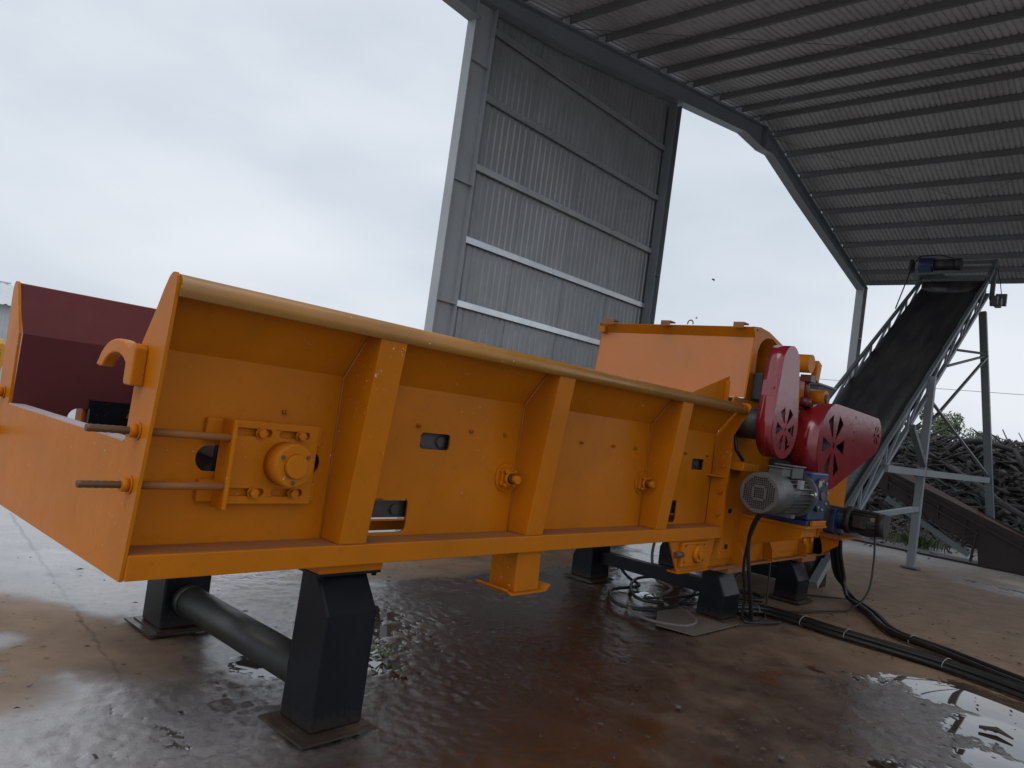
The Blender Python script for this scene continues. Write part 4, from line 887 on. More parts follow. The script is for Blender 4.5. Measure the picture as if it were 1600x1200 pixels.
mb = MB(); mb.box(17.38, 17.47, YN - 0.24, YN - 0.05, 5.02, 5.26); mb.build('take_up_end', 'conv_grey', conv)
MB().tube([(17.31, YN - 0.02, 5.86), (17.42, YN - 0.10, 5.5), (17.45, YN - 0.14, 5.24)], 0.008, 6).build('stay_wire', 'cable_black', conv)
# head motor across the belt
hz = 5.70
hm = MB(); hm.cyl((16.62, 3.98, hz), (16.62, 3.60, hz), 0.115, n=26); hmo = hm.build('head_motor', 'motor_dark', conv)
MB().cyl((16.62, 3.60, hz), (16.62, 3.50, hz), 0.128, n=26).build('fan_cowl', 'motor_dark', hmo)
mb = MB(); mb.cyl((16.62, 4.26, hz), (16.62, 3.98, hz), 0.15, 0.14, n=24); mb.box(16.48, 16.76, 4.02, 4.24, hz - 0.19, hz + 0.05); mb.build('gear_unit', 'blue', hmo, 0.01)
MB().box(16.42, 16.82, 3.80, 4.36, hz - 0.24, hz - 0.2).build('motor_plate', 'conv_grey', hmo)
MB().plate(circ(16.62, hz - 0.03, 0.16, 24), [], XZ, 4.38, 4.42).build('chain_wheel', 'motor_dark', hmo)
mb = MB(); mb.tube([(16.6, 3.66, hz + 0.12), (16.6, 3.9, hz + 0.2), (16.6, 4.25, hz + 0.19), (16.45, 4.35, hz - 0.05), (15.6, 4.34, 4.6)], 0.012, 6); mb.build('motor_cable', 'cable_black', hmo)
# legs and braces
def leg_bar(a, c, w_, m_='conv_grey', nm='leg'):
    return MB().bar(a, c, w_, w_, up=(1, 0, 0)).build(nm, m_, conv)
leg_bar((13.14, 3.0, 0.02), (13.14, 3.0, cz(13.14) - 0.02), 0.11, 'post_grey'); leg_bar((13.14, 4.30, 0.02), (13.14, 4.30, cz(13.14) - 0.30), 0.11, 'post_grey')
for yy in (3.0, 4.30): MB().box(13.03, 13.25, yy - 0.12, yy + 0.12, 0.0, 0.018).build('foot_plate', 'conv_grey', conv)
leg_bar((16.5, 2.43, 0.0), (16.5, 3.03, 4.72), 0.125); leg_bar((16.5, 4.87, 0.0), (16.5, 4.27, 4.72), 0.125)
for yy, y2 in ((2.99, 2.64),):
    mb = MB(); mb.bar((11.22, 2.995, 1.50), (13.08, 2.94, 1.50), 0.05, 0.10); mb.bar((13.08, 2.935, 1.50), (16.43, 2.62, 1.52), 0.05, 0.10); mb.build('channel_brace', 'post_grey', conv)
leg_bar((13.2, 2.97, 2.62), (16.45, 2.64, 1.60), 0.04, nm='brace'); leg_bar((13.2, 3.0, 2.25), (16.45, 2.86, 3.85), 0.04, nm='brace'); leg_bar((14.72, 3.02, 3.70), (16.45, 2.90, 3.90), 0.035, nm='brace'); leg_bar((14.1, 3.02, 3.33), (16.45, 2.89, 3.86), 0.035, nm='brace')
leg_bar((12.25, 2.99, 2.16), (13.10, 2.97, 1.62), 0.08, nm='brace'); leg_bar((10.02, 2.99, 0.83), (13.08, 2.99, 0.93), 0.07, nm='brace', m_='post_grey')
leg_bar((9.45, 3.02, 0.42), (8.95, 3.02, 0.06), 0.09, nm='tail_strut', m_='post_grey'); leg_bar((9.35, 3.12, 0.0), (9.35, 3.12, 0.40), 0.16, 'black'); leg_bar((9.35, 4.2, 0.0), (9.35, 4.2, 0.40), 0.16, 'black')

# ------------------------------------------------------------------ low rusty scraper conveyor
scr = thing('scraper_conveyor', 'low dark rusty chute conveyor sloping to the ground before the log pile', 'conveyor', (15.9, 2.2, 0))
def sz(y): return 0.448 + 0.415 * (y - 1.863)
for x0, x1, mt_ in ((15.60, 15.62, 'rust_plate'), (16.28, 16.30, 'rust_plate')):
    MB().plate([(5.4, sz(5.4)), (0.2, 0.02 + max(0, sz(0.2))), (0.2, 0.0), (2.5, 0.0), (2.54, 0.30), (5.4, sz(5.4) - 0.30)], [], YZ, x0, x1).build('side_plate', mt_, scr)
MB().hexa([(16.05, 0.3, sz(0.3) + 0.02), (16.28, 0.3, sz(0.3) + 0.12), (16.28, 5.3, sz(5.3) + 0.12), (16.05, 5.3, sz(5.3) + 0.02), (16.05, 0.3, sz(0.3) + 0.03), (16.28, 0.3, sz(0.3) + 0.13), (16.28, 5.3, sz(5.3) + 0.13), (16.05, 5.3, sz(5.3) + 0.03)]).build('top_cover', 'rust_top', scr)
MB().bar((15.57, 1.9, sz(1.9) - 0.01), (15.57, 5.4, sz(5.4) - 0.01), 0.06, 0.05).build('edge_angle', 'rust_plate', scr)
MB().bar((15.57, 2.55, sz(2.55) - 0.17), (15.57, 5.3, sz(5.3) - 0.14), 0.05, 0.04).build('edge_angle', 'rust_plate', scr)
for q_ in range(6):
    yq = 2.75 + 0.45*q_
    MB().box(15.572, 15.598, yq, yq + 0.04, sz(yq) - 0.30 if yq > 2.9 else 0.25, sz(yq) - 0.03).build('side_stiffener', 'rust_plate', scr)
MB().bar((15.575, 0.4, sz(0.4) + 0.03), (15.575, 2.0, sz(2.0) - 0.02), 0.05, 0.04).build('edge_angle', 'rust_plate', scr)
MB().bar((15.55, 2.65, 0.16), (15.55, 4.1, 0.92), 0.05, 0.10).build('lower_beam', 'conv_grey', scr)
MB().bar((15.6, 0.3, sz(0.3) + 0.12), (15.6, 2.0, sz(2.0) + 0.12), 0.03, 0.05).build('edge_angle', 'rust_plate', scr)
for a, c in (((15.58, 2.58, 0.55), (15.58, 2.62, 0.05)), ((15.58, 2.60, 0.50), (15.58, 2.95, 0.40)), ((15.58, 3.75, 1.0), (15.58, 3.3, 0.55))):
    MB().bar(a, c, 0.04, 0.04).build('strut', 'rust_plate', scr)
MB().box(15.63, 16.27, 0.4, 5.3, 0.0, 0.02).hexa([(15.63, 0.3, sz(0.3) - 0.2), (16.27, 0.3, sz(0.3) - 0.2), (16.27, 5.3, sz(5.3) - 0.2), (15.63, 5.3, sz(5.3) - 0.2), (15.63, 0.3, sz(0.3) - 0.18), (16.27, 0.3, sz(0.3) - 0.18), (16.27, 5.3, sz(5.3) - 0.18), (15.63, 5.3, sz(5.3) - 0.18)]).build('chute_floor', 'rust_plate', scr)
MB().bar((15.7, 5.2, 0.0), (15.7, 5.2, 1.4), 0.1, 0.1).build('leg', 'rust_plate', scr); MB().bar((16.2, 5.2, 0.0), (16.2, 5.2, 1.4), 0.1, 0.1).build('leg', 'rust_plate', scr)

# ------------------------------------------------------------------ log pile
def pile_h(x, y):
    f = min(1.0, max(0.0, (x - 19.6 - 0.9 * (0.5 + 0.5*math.sin(y*0.7 + 1.0))) / 5.0)) * min(1.0, max(0.0, (34.0 - x) / 4.0))
    e = min(1.0, max(0.0, (9.6 - y) / 3.2))
    f = f * f * (3 - 2*f) * e
    return 2.42 * f + f * (0.22 * math.sin(y*0.9 + 0.6) + 0.15 * math.sin(x*1.3 + y*0.5))
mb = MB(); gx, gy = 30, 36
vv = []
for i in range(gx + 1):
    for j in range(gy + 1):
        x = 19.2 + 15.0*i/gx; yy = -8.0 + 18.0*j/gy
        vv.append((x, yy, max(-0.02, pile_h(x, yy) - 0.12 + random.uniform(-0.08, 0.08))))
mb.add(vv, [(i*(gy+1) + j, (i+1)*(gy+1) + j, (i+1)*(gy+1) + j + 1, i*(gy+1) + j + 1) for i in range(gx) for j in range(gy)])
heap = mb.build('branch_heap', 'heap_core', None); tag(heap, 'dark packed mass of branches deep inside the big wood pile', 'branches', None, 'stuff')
def log_mesh(L, r, crook, n=7, seg=7):
    P = []; R = []; a = random.uniform(0, 6.28); off = Vector((0, 0, 0)); vel = Vector((0, 0, 0))
    for k in range(seg + 1):
        t = k / seg
        vel += Vector((0, random.uniform(-1, 1), random.uniform(-1, 1))) * crook * 0.3
        off = off + vel * (L / seg)
        P.append(Vector((L*(t - 0.5), off.y, off.z))); R.append(r * (1 - 0.35*t) * random.uniform(0.9, 1.1))
    mid = P[len(P)//2].copy(); P = [p - Vector((0, mid.y, mid.z)) for p in P]
    m_ = MB(); m_.tube(P, R, n)
    if r > 0.04 and random.random() < 0.6:
        k = random.randint(2, seg - 2); d = Vector((random.uniform(0.3, 1), random.uniform(-1, 1), random.uniform(0.2, 1))).normalized()
        m_.tube([P[k], P[k] + d*L*0.18, P[k] + d*L*0.3 + Vector((L*0.08, 0, 0))], [R[k]*0.55, R[k]*0.45, R[k]*0.25], 6)
    return m_
protos = {}
for kind, (nn, L, r, ck) in {'thick': (8, (0.6, 1.2), (0.065, 0.115), 0.3), 'mid': (12, (0.8, 1.7), (0.034, 0.07), 0.38), 'thin': (14, (0.9, 2.2), (0.013, 0.028), 0.5)}.items():
    protos[kind] = []
    for k in range(nn):
        o = log_mesh(random.uniform(*L), random.uniform(*r), ck).build('log', 'bark', None); me = o.data; bpy.data.objects.remove(o); protos[kind].append(me)
LAB = {'thick': ('log', 'thick cut log on the big wood pile', 'log', 'thick logs on the wood pile'),
       'mid': ('branch', 'crooked grey branch tangled in the big wood pile', 'branch', 'crooked branches on the wood pile'),
       'thin': ('twig', 'thin dark twig in the big wood pile', 'twig', 'thin twigs on the wood pile')}
def put_log(kind, x, yy, z, rz, ry, s=1.0):
    me = random.choice(protos[kind]); nm, lab, cat, grp = LAB[kind]
    o = bpy.data.objects.new(nm, me); COL.objects.link(o); o.location = (x, yy, z); o.rotation_euler = (random.uniform(0, 6.28), ry, rz); o.scale = (s, s, s)
    zone = 'at the foot' if z < 0.9 else ('halfway up' if z < 2.0 else 'on the crest')
    half = 'beside conveyor' if yy / x > 0.215 else 'at right'
    return tag(o, lab.replace('the big wood pile', 'the wood pile') + ', ' + zone + ' ' + half, cat, grp)
rest = MB()
cnt = 0
placed = 0
while placed < 295:
    x = 19.5 + 6.8 * random.random() ** 1.1; b_ = random.uniform(0.115, 0.315); yy = x * b_ + random.uniform(-0.1, 0.1)
    h = pile_h(x, yy)
    if h < 0.05 and random.random() < 0.5: continue
    kind = random.choices(['thick', 'mid', 'thin'], [0.20, 0.45, 0.35])[0]
    put_log(kind, x, yy, h + random.uniform(-0.05, 0.10), random.gauss(1.35, 0.75), random.gauss(-0.05, 0.38), random.uniform(0.8, 1.15)); placed += 1
for k in range(3200):
    x = random.uniform(19.8, 29.0); yy = random.uniform(-5.5, 9.0); h = pile_h(x, yy)
    if h < 0.05: continue
    kind = random.choices(['thick', 'mid', 'thin'], [0.12, 0.4, 0.48])[0]
    me = random.choice(protos[kind]); Mx = Matrix.Translation((x, yy, h + random.uniform(-0.12, 0.06))) @ Matrix.Rotation(random.gauss(1.35, 0.9), 4, 'Z') @ Matrix.Rotation(random.gauss(-0.05, 0.35), 4, 'Y') @ Matrix.Rotation(random.uniform(0, 6.28), 4, 'X')
    rest.add([Mx @ v.co for v in me.vertices], [tuple(p.vertices) for p in me.polygons], True)
def build_raw(mb, name, mat, parent=None):
    me = bpy.data.meshes.new(name); me.from_pydata(mb.v, [], mb.f); me.polygons.foreach_set('use_smooth', mb.sm); me.materials.append(MATS[mat])
    o = bpy.data.objects.new(name, me); COL.objects.link(o)
    if parent is not None: o.parent = parent; o.matrix_parent_inverse = parent.matrix_world.inverted()
    return o
tag(build_raw(rest, 'loose_branches', 'bark'), 'tangle of countless small grey branches filling the wood pile', 'branches', None, 'stuff')
# the long pale branch and the forked stub that stand out
lb_ = MB(); lb_.tube([(20.3, 4.05, 1.75), (20.1, 3.7, 1.55), (19.9, 3.25, 1.32), (19.7, 2.85, 1.05), (19.5, 2.2, 0.75)], [0.03, 0.04, 0.05, 0.06, 0.065], 10)
tag(lb_.build('long_branch', 'bark'), 'long pale branch slanting down the front of the wood pile', 'branch')
fk = MB(); fk.tube([(22.6, 4.55, 2.15), (22.5, 4.25, 2.42), (22.6, 3.9, 2.50), (22.7, 3.4, 2.40), (22.6, 3.05, 2.32)], [0.06, 0.085, 0.075, 0.065, 0.06], 10); fk.tube([(22.6, 3.1, 2.34), (22.4, 2.95, 2.1), (22.3, 2.85, 1.85)], [0.06, 0.05, 0.04], 8)
tag(fk.build('bent_log', 'bark'), 'thick bent log draped over the crest of the wood pile', 'log')

# chips spilled under the conveyor
ch = MB()
for k in range(5000):
    r = random.random(); cx, cy = (19.0 + random.gauss(0, 1.4), 5.0 + random.gauss(0, 0.9)) if r < 0.75 else (20.5 + random.gauss(0, 1.0), 2.6 + random.gauss(0, 1.0))
    hh = max(0, 0.42 - 0.16*math.hypot(cx - 19.2, (cy - 5.2)*1.3)) if r < 0.75 else max(0, 0.35 - 0.2*math.hypot(cx-20.5, cy-2.6))
    p = Vector((cx, cy, hh + random.uniform(0, 0.03))); a = random.uniform(0, 6.28); u = Vector((math.cos(a), math.sin(a), random.uniform(-0.6, 0.6))) * random.uniform(0.02, 0.06); v = Vector((-math.sin(a), math.cos(a), random.uniform(-0.5, 0.5))) * random.uniform(0.008, 0.02)
    ch.add([p-u-v, p+u-v, p+u+v, p-u+v], [(0, 1, 2, 3)])
tag(build_raw(ch, 'wood_chips', 'chips'), 'spilled brown wood chips heaped under the conveyors', 'wood chips', None, 'stuff')
ck_ = MB(); vv = []
for i in range(17):
    for j in range(17):
        x, yy = 17.0 + 4.4*i/16, 3.0 + 4.2*j/16; vv.append((x, yy, max(-0.03, 0.40 - 0.17*math.hypot(x - 19.2, (yy - 5.2)*1.3)) + random.uniform(-0.02, 0.02)))
ck_.add(vv, [(i*17 + j, (i+1)*17 + j, (i+1)*17 + j + 1, i*17 + j + 1) for i in range(16) for j in range(16)])
tag(build_raw(ck_, 'chip_mound', 'chips'), 'low mound of damp brown wood chips under the conveyor', 'wood chips', None, 'stuff')

# ------------------------------------------------------------------ plants
def tree(loc, h, r, label, seed, nleaf=2600):
    rs = random.Random(seed); t = thing('tree', label, 'tree', loc, 'trees behind the wood pile')
    mb = MB(); x, y_, z_ = loc
    mb.tube([(x, y_, 0), (x + 0.1, y_, h*0.35), (x - 0.05, y_ + 0.1, h*0.62)], [0.2, 0.15, 0.09], 8)
    clumps = []
    for k in range(16):
        a = rs.uniform(0, 6.28); rr = r * rs.uniform(0.2, 0.9); c = Vector((x + rr*math.cos(a), y_ + rr*math.sin(a), h*rs.uniform(0.5, 0.95))); clumps.append((c, r * rs.uniform(0.25, 0.45)))
        mb.tube([(x, y_, h*0.4), tuple((Vector((x, y_, h*0.5)) + c)/2), tuple(c)], [0.07, 0.04, 0.015], 5)
    mb.build('trunk', 'bark', t)
    lf = MB()
    for k in range(nleaf):
        c, cr = rs.choice(clumps); d = Vector((rs.gauss(0, 1), rs.gauss(0, 1), rs.gauss(0, 0.8))).normalized() * cr * rs.random() ** 0.4
        p = c + d; s = rs.uniform(0.05, 0.12); u = Vector((rs.gauss(0, 1), rs.gauss(0, 1), rs.gauss(0, 1))).normalized(); v = u.orthogonal().normalized()
        lf.add([p - u*s, p + v*s*0.5, p + u*s, p - v*s*0.5], [(0, 1, 2, 3)])
    build_raw(lf, 'crown', 'leaf', t)
tree((42.0, 9.3, 0), 4.7, 1.15, 'tallest leafy green tree behind the crest of the wood pile', 3)
tree((46.0, 8.15, 0), 4.0, 0.9, 'middle green treetop just peeking over the wood pile', 5, 1500)
tree((46.0, 7.1, 0), 3.8, 0.9, 'rightmost small green treetop just above the wood pile', 8, 1500)
gt = MB()
for k in range(230):
    a = random.uniform(0, 6.28); rr = abs(random.gauss(0, 0.28)); p = Vector((16.95 + rr*math.cos(a), 3.78 + rr*math.sin(a), 0)); hgt = random.uniform(0.1, 0.36) * (1 - rr*0.8)
    d = Vector((random.gauss(0, 0.25), random.gauss(0, 0.25), 1)).normalized(); sdv = Vector((math.cos(a+1.5), math.sin(a+1.5), 0)) * 0.008
    tip = p + d*hgt + Vector((math.cos(a), math.sin(a), 0))*hgt*0.25
    gt.add([p - sdv, p + sdv, p + d*hgt*0.6 + sdv*0.8, tip, p + d*hgt*0.6 - sdv*0.8], [(0, 1, 2, 3, 4)])
tag(build_raw(gt, 'grass_clump', 'grass'), 'green grass clump beside the foot of the conveyor post', 'grass', None, 'stuff')
wd = thing('weed', 'small green weed growing in the puddle beside the front black leg', 'weed', (2.98, 3.42, 0))
stm = MB(); lv = []
for k in range(9):
    a = k*2.4; L = random.uniform(0.06, 0.13); d = Vector((math.cos(a), math.sin(a), random.uniform(0.7, 1.6))).normalized(); b0 = Vector((2.98, 3.42, 0.0)); p1 = b0 + d*L
    stm.tube([b0, b0 + d*L*0.5, p1], 0.003, 5)
    sd_ = d.cross(Vector((0, 0, 1))).normalized()*0.014; tip = p1 + Vector((math.cos(a), math.sin(a), -0.2))*0.055
    MB().add([p1, (p1+tip)/2 + sd_, tip, (p1+tip)/2 - sd_], [(0, 1, 2, 3)]).build('leaf', 'grass', wd)
stm.build('stem', 'grass', wd)

# ------------------------------------------------------------------ cables and loose things on the floor
def spline(P, sub=8):
    P = [Vector(p) for p in P]; out = []
    for i in range(len(P) - 1):
        p0, p1, p2, p3 = P[max(i-1, 0)], P[i], P[i+1], P[min(i+2, len(P)-1)]
        for k in range(sub):
            t = k/sub; out.append(0.5*((2*p1) + (p2-p0)*t + (2*p0 - 5*p1 + 4*p2 - p3)*t*t + (-p0 + 3*p1 - 3*p2 + p3)*t*t*t))
    out.append(P[-1]); return out
def bundle(P, n, r, spread, label, ties, seed):
    rs = random.Random(seed); S = spline(P, 10); t = thing('cable_bundle', label, 'cables', tuple(P[0][:2]) + (0,), 'cable bundles on the floor')
    for c in range(n):
        ph = rs.uniform(0, 6.28); ps = []
        for i, p in enumerate(S):
            d = (S[min(i+1, len(S)-1)] - S[max(i-1, 0)]).normalized(); sd_ = d.cross(Vector((0, 0, 1)))
            if sd_.length < 0.1: sd_ = Vector((1, 0, 0))
            sd_.normalize(); lat = (c - (n-1)/2) * r * 1.7 * (1 + spread * max(0, i/len(S) - 0.55) * 4); lift = r if c % 2 == 0 else r * 2.3
            q = p + sd_ * (lat + 0.006*math.sin(i*0.3 + ph)); q.z = max(p.z + lift - r, lift) if p.z < 0.12 else p.z + lift
            ps.append(q)
        MB().tube(ps, r, 8).build('cable', 'cable_black', t)
    for f in ties:
        i = int(f * (len(S)-1)); p = S[i]; d = (S[i+1] - S[i]).normalized(); sd_ = d.cross(Vector((0, 0, 1))).normalized(); u = Vector((0, 0, 1)); W = n*r*0.95
        MB().tube([p + sd_*W*math.cos(a*math.pi/8) + u*(r*1.6 + r*2.2*math.sin(a*math.pi/8)) for a in range(0, 17)], 0.0028, 5).build('cable_tie', 'tie_white', t)
bundle([(8.55, 2.72, 0.70), (8.62, 2.70, 0.45), (8.75, 2.64, 0.16), (8.70, 2.48, 0.02), (8.25, 2.15, 0.0), (7.66, 1.80, 0.0), (7.45, 1.35, 0.0), (7.15, 0.80, 0.0), (6.75, 0.0, 0.0), (6.3, -1.2, 0.0)], 4, 0.021, 1.2, 'black cables dropping from the discharge motor shelf then running right across the floor', (0.60,), 2)
bundle([(6.75, 2.98, 0.0), (7.05, 2.82, 0.0), (7.06, 2.45, 0.0), (7.03, 2.17, 0.0), (7.0, 1.64, 0.0), (6.96, 1.16, 0.0), (6.80, 0.70, 0.0), (6.45, 0.0, 0.0), (6.0, -1.2, 0.0)], 5, 0.022, 0.3, 'flat black cable bundle with white ties starting beside the short black leg', (0.10, 0.27, 0.42, 0.60), 5)
def cable(P, r, mat, label, sub=10):
    S = spline(P, sub); S = [Vector((p.x, p.y, max(p.z, r))) for p in S]
    tag(MB().tube(S, r, 8).build('cable', mat, None), label, 'cable')
cable([(8.70, 2.36, 0.77), (8.66, 2.33, 0.50), (8.52, 2.32, 0.18), (8.2, 2.42, 0.01), (7.6, 2.62, 0.01), (7.1, 2.78, 0.03), (6.85, 2.70, 0.01), (6.62, 2.66, 0.01), (6.58, 2.80, 0.02), (6.72, 3.05, 0.01)], 0.011, 'cable_black', 'thin dark cable sagging from the small dark motor to the floor')
cable([(5.98, 2.40, 1.05), (5.98, 2.52, 0.98), (6.10, 2.62, 0.75), (6.22, 2.62, 0.40), (6.42, 2.66, 0.12), (6.62, 2.74, 0.02), (6.85, 2.92, 0.01), (7.3, 3.3, 0.01)], 0.017, 'cable_black', 'black cable hanging straight down below the grey motor')
cable([(6.05, 2.44, 1.03), (6.06, 2.55, 0.95), (6.15, 2.66, 0.6), (6.30, 2.68, 0.25), (6.36, 2.70, 0.05), (6.55, 2.62, 0.02), (6.85, 2.55, 0.01)], 0.012, 'cable_black', 'second thinner black cable hanging below the grey motor')
cable([(7.1, 2.82, 0.60), (7.08, 2.80, 0.30), (7.05, 2.80, 0.06), (6.95, 2.95, 0.01), (6.6, 3.2, 0.01)], 0.008, 'cable_black', 'thin black wire hanging between the two short black legs')
cable([(7.4, 2.95, 0.60), (7.1, 3.0, 0.42), (6.8, 3.1, 0.22), (6.5, 3.3, 0.08), (6.2, 3.6, 0.01)], 0.012, 'cable_black', 'black cable slanting down under the crusher body')
cable([(6.9, 4.6, 0.3), (6.8, 4.2, 0.05), (6.6, 3.9, 0.01), (6.1, 3.9, 0.01), (5.7, 3.55, 0.01), (5.9, 3.3, 0.01), (6.5, 3.35, 0.01), (7.2, 3.6, 0.01), (7.4, 4.0, 0.01), (6.9, 4.1, 0.02), (6.3, 3.8, 0.02), (6.1, 3.5, 0.02), (6.6, 3.25, 0.02), (7.5, 3.4, 0.01)], 0.016, 'cable_black', 'black cable coiled in loops on the floor under the crusher')
cable([(5.85, 3.55, 0.01), (5.62, 3.35, 0.01), (5.55, 3.1, 0.01), (5.72, 2.9, 0.01), (6.0, 2.95, 0.01), (6.2, 3.15, 0.01)], 0.014, 'cable_grey', 'muddy grey hose lying in an arc before the board')
cable([(7.6, 4.3, 0.6), (7.3, 4.2, 0.25), (7.1, 4.0, 0.03), (6.9, 3.7, 0.01), (6.4, 3.55, 0.01), (6.15, 3.3, 0.01)], 0.016, 'cable_grey', 'grey cable curving out from the far legs under the machine')
tag(MB().tube([(7.3, 3.2, 0.02), (7.45, 3.0, 0.03), (7.62, 3.05, 0.03), (7.75, 3.22, 0.02), (7.6, 3.4, 0.02)], 0.022, 8).build('cable', 'cable_black'), 'short curled black hose end between the short legs', 'cable')
bo = MB().plate([(5.50, 3.05), (5.56, 2.735), (6.42, 2.71), (6.62, 3.10), (5.95, 3.30)], [], XY, 0.0005, 0.0115).build('base_board', 'board', None); tag(bo, 'flat muddy board lying under the nearer short black leg', 'board')
tag(MB().tube([(8.45, 2.95, 0.012), (8.9, 2.62, 0.012)], 0.011, 8).build('steel_rod', 'rust_plate', None), 'short rusty steel rod lying on the dry floor behind the cables', 'rod')
tag(MB().tube([(5.62, 0.80, 0.012), (5.66, 0.71, 0.018), (5.60, 0.62, 0.012)], [0.010, 0.016, 0.006], 7).build('wood_stick', 'chips_ground', None), 'dark stick floating in the large bright puddle at right', 'stick')
tag(MB().tube([(1.15, 5.6, 0.01), (1.22, 5.75, 0.012), (1.36, 5.83, 0.01)], [0.005, 0.008, 0.004], 6).build('wood_stick', 'chips_ground', None), 'dark twig on the wet concrete at far left', 'stick')
def stone(p, r, label):
    mb = MB(); vv = []; n = 8
    for i in range(1, 4):
        for k in range(n):
            a = 2*math.pi*k/n; ph = math.pi*i/4; q = r*random.uniform(0.75, 1.15); vv.append((p[0] + q*math.sin(ph)*math.cos(a), p[1] + q*math.sin(ph)*math.sin(a), p[2] + r*0.55 + q*0.6*math.cos(ph)))
    f = [(i*n + k, i*n + (k+1) % n, (i+1)*n + (k+1) % n, (i+1)*n + k) for i in range(2) for k in range(n)] + [tuple(range(n)), tuple(range(2*n, 3*n))[::-1]]
    mb.add(vv, f, True); tag(mb.build('stone', 'stone', None), label, 'stone')
stone((4.02, 2.02, 0), 0.022, 'small grey stone on the dark damp floor right of the front leg')
stone((3.92, 1.38, 0), 0.020, 'dark pebble near the bottom edge of the picture')
db = MB()
for k in range(420):
    if random.random() < 0.5: x, yy = random.uniform(3.0, 9.5), random.uniform(0.6, 3.2)
    elif random.random() < 0.6: x, yy = random.uniform(0.8, 5.0), random.uniform(3.0, 9.0)
    else: x, yy = random.gauss(4.1, 0.3), random.gauss(1.3, 0.3)
    p = Vector((x, yy, 0.006)); a = random.uniform(0, 6.28); s = random.uniform(0.004, 0.016) * (1 + 0.08 * math.hypot(x, yy)); u = Vector((math.cos(a), math.sin(a), random.uniform(-0.2, 0.2)))*s; v = Vector((-math.sin(a), math.cos(a), random.uniform(-0.3, 0.3)))*s*random.uniform(0.2, 0.5); t_ = Vector((0, 0, 0.004 + s*0.2))
    db.add([p-u-v, p+u-v, p+u+v, p-u+v, p+t_], [(0, 1, 4), (1, 2, 4), (2, 3, 4), (3, 0, 4)])
tag(build_raw(db, 'floor_debris', 'chips_ground'), 'scattered dark bark crumbs and chips on the wet floor', 'debris', None, 'stuff')

# ------------------------------------------------------------------ far left: metal building, loader
bl = thing('metal_building', 'pale corrugated metal building at the far left edge', 'building', (0.0, 30.0, 0))
for k in range(9):
    a = 7.9 - 1.0*k
    corrugated([0.0, 2.80], a - 1.0, a, 0.22, 0.03, lambda l, u, d: (u, 28.0 - d, l)).build('wall_sheet', 'white_sheet', bl)
    corrugated([0.0, 1.0], a - 1.0, a, 0.25, 0.035, lambda l, u, d: (u, 27.7 + 5.3*l, 2.76 + 1.02*l + d)).build('roof_sheet', 'white_sheet', bl)
    corrugated([0.0, 1.0], a - 1.0, a, 0.25, 0.035, lambda l, u, d: (u, 38.3 - 5.3*l, 2.76 + 1.02*l + d)).build('roof_sheet', 'white_sheet', bl)
MB().box(-1.1, 7.9, 32.9, 33.1, 3.80, 3.84).build('ridge_cap', 'white_sheet', bl)
MB().plate([(28.03, 0.0), (38.0, 0.0), (38.0, 2.78), (33.0, 3.74), (28.03, 2.78)], [], YZ, 7.86, 7.89).build('gable_wall', 'white_sheet', bl)
ld = thing('wheel_loader', 'yellow wheel loader parked behind the trough at the left edge', 'loader', (3.4, 18.4, 0))
MB().plate([(18.0, 0.95), (18.0, 1.45), (18.15, 1.64), (19.6, 1.64), (19.6, 0.75), (18.2, 0.75)], [], YZ, 3.05, 4.38).build('rear_body', 'yellow', ld, 0.03)
MB().plate([(2.7, 1.55), (4.36, 1.55), (4.46, 1.30), (4.36, 1.02), (4.2, 0.90), (2.7, 0.90)], [], XZ, 17.93, 18.0).build('counterweight', 'yellow', ld, 0.02)
MB().box(2.9, 4.25, 18.1, 20.5, 0.45, 0.75).build('chassis', 'tyre', ld); MB().box(3.1, 4.3, 19.6, 20.9, 1.2, 2.2).build('cab', 'yellow', ld, 0.04); MB().box(3.08, 4.32, 19.75, 20.7, 1.55, 2.05).build('cab_window', 'glass_dark', ld)
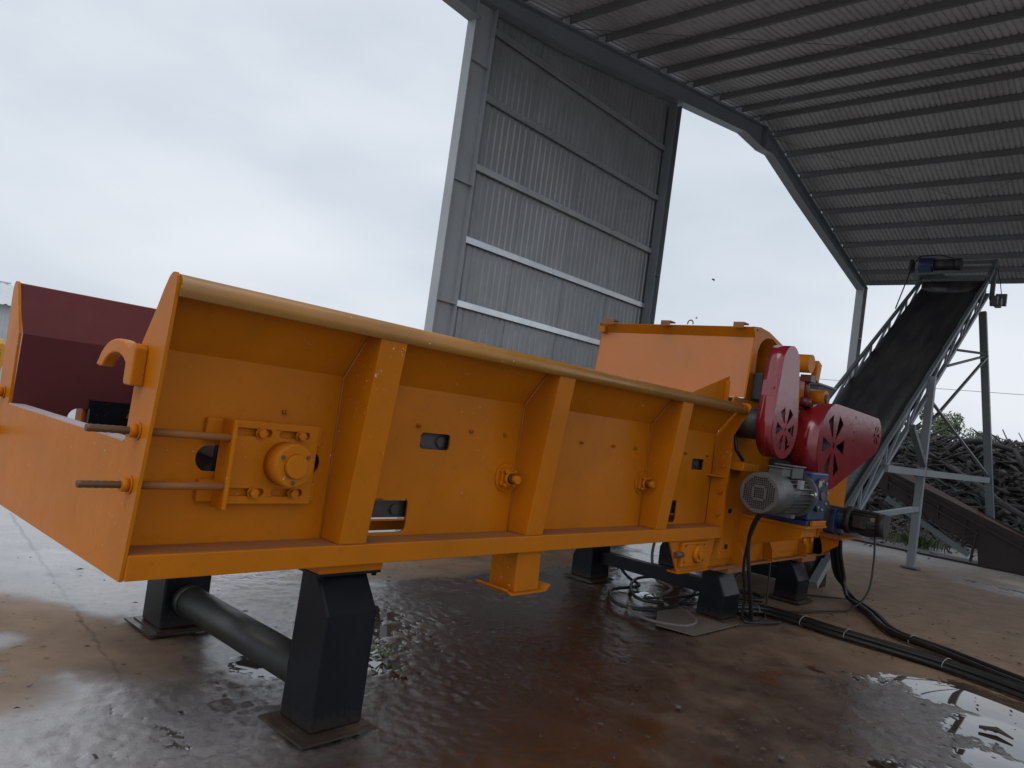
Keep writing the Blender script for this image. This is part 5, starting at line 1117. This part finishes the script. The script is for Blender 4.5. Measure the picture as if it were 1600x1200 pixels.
for x in (2.75, 4.25):
    for yy in (18.9, 21.2):
        wh = MB(); wh.cyl((x - 0.16, yy, 0.55), (x + 0.16, yy, 0.55), 0.55, n=28); wo = wh.build('wheel', 'tyre', ld, 0.04); MB().cyl((x - 0.17, yy, 0.55), (x + 0.17, yy, 0.55), 0.26, n=20).build('rim', 'yellow', wo)
fc = bpy.data.curves.new('lettering', 'FONT'); fc.body = 'TALEDT'; fc.size = 0.10; fc.extrude = 0.003; fc.align_x = 'CENTER'; fc.align_y = 'CENTER'
fo = bpy.data.objects.new('lettering_curve', fc); COL.objects.link(fo); bpy.context.view_layer.update()
dg = bpy.context.evaluated_depsgraph_get(); me = bpy.data.meshes.new_from_object(fo.evaluated_get(dg)); bpy.data.objects.remove(fo)
lo = bpy.data.objects.new('lettering', me); COL.objects.link(lo); me.materials.clear(); me.materials.append(MATS['tyre']); lo.parent = ld; lo.matrix_parent_inverse = ld.matrix_world.inverted()
lo.rotation_euler = (rad(90), rad(-90), 0); lo.location = (4.28, 17.925, 1.26)

# ------------------------------------------------------------------ sky things
wr = MB(); wr.tube([(60.0 + 0*k, 26.0 - 4.5*k, 7.45 + 0.012*(k-4)**2) for k in range(9)], 0.016, 5)
tag(wr.build('overhead_wire', 'cable_black', None), 'thin overhead wire crossing the sky at right behind the post', 'wire')
def bird(p, a, label):
    t = MB(); q = Vector(p); c_, s2_ = math.cos(a), math.sin(a)
    f_ = Vector((c_*0.7, -c_*0.7, s2_))*0.4; sd_ = Vector((-s2_*0.7, s2_*0.7, c_))*0.25
    t.tube([q - f_*0.14, q - f_*0.05, q + f_*0.08, q + f_*0.15], [0.004, 0.016, 0.014, 0.004], 7)
    for sg in (-1, 1):
        b0 = q + sd_*0.02*sg; t.add([b0 - f_*0.05, b0 + f_*0.06, q + sd_*0.2*sg + f_*0.02 + Vector((0, 0, 0.03)), q + sd_*0.27*sg - f_*0.08], [(0, 1, 2, 3)])
    tag(t.build('bird', 'bird', None), label, 'bird', 'birds in the sky')
bird((25.92, 13.79, 7.69), 1.3, 'higher and darker of two tiny birds flying left of the conveyor')
bird((30.27, 16.71, 6.96), -0.5, 'lower and fainter of two tiny birds flying above the hood')
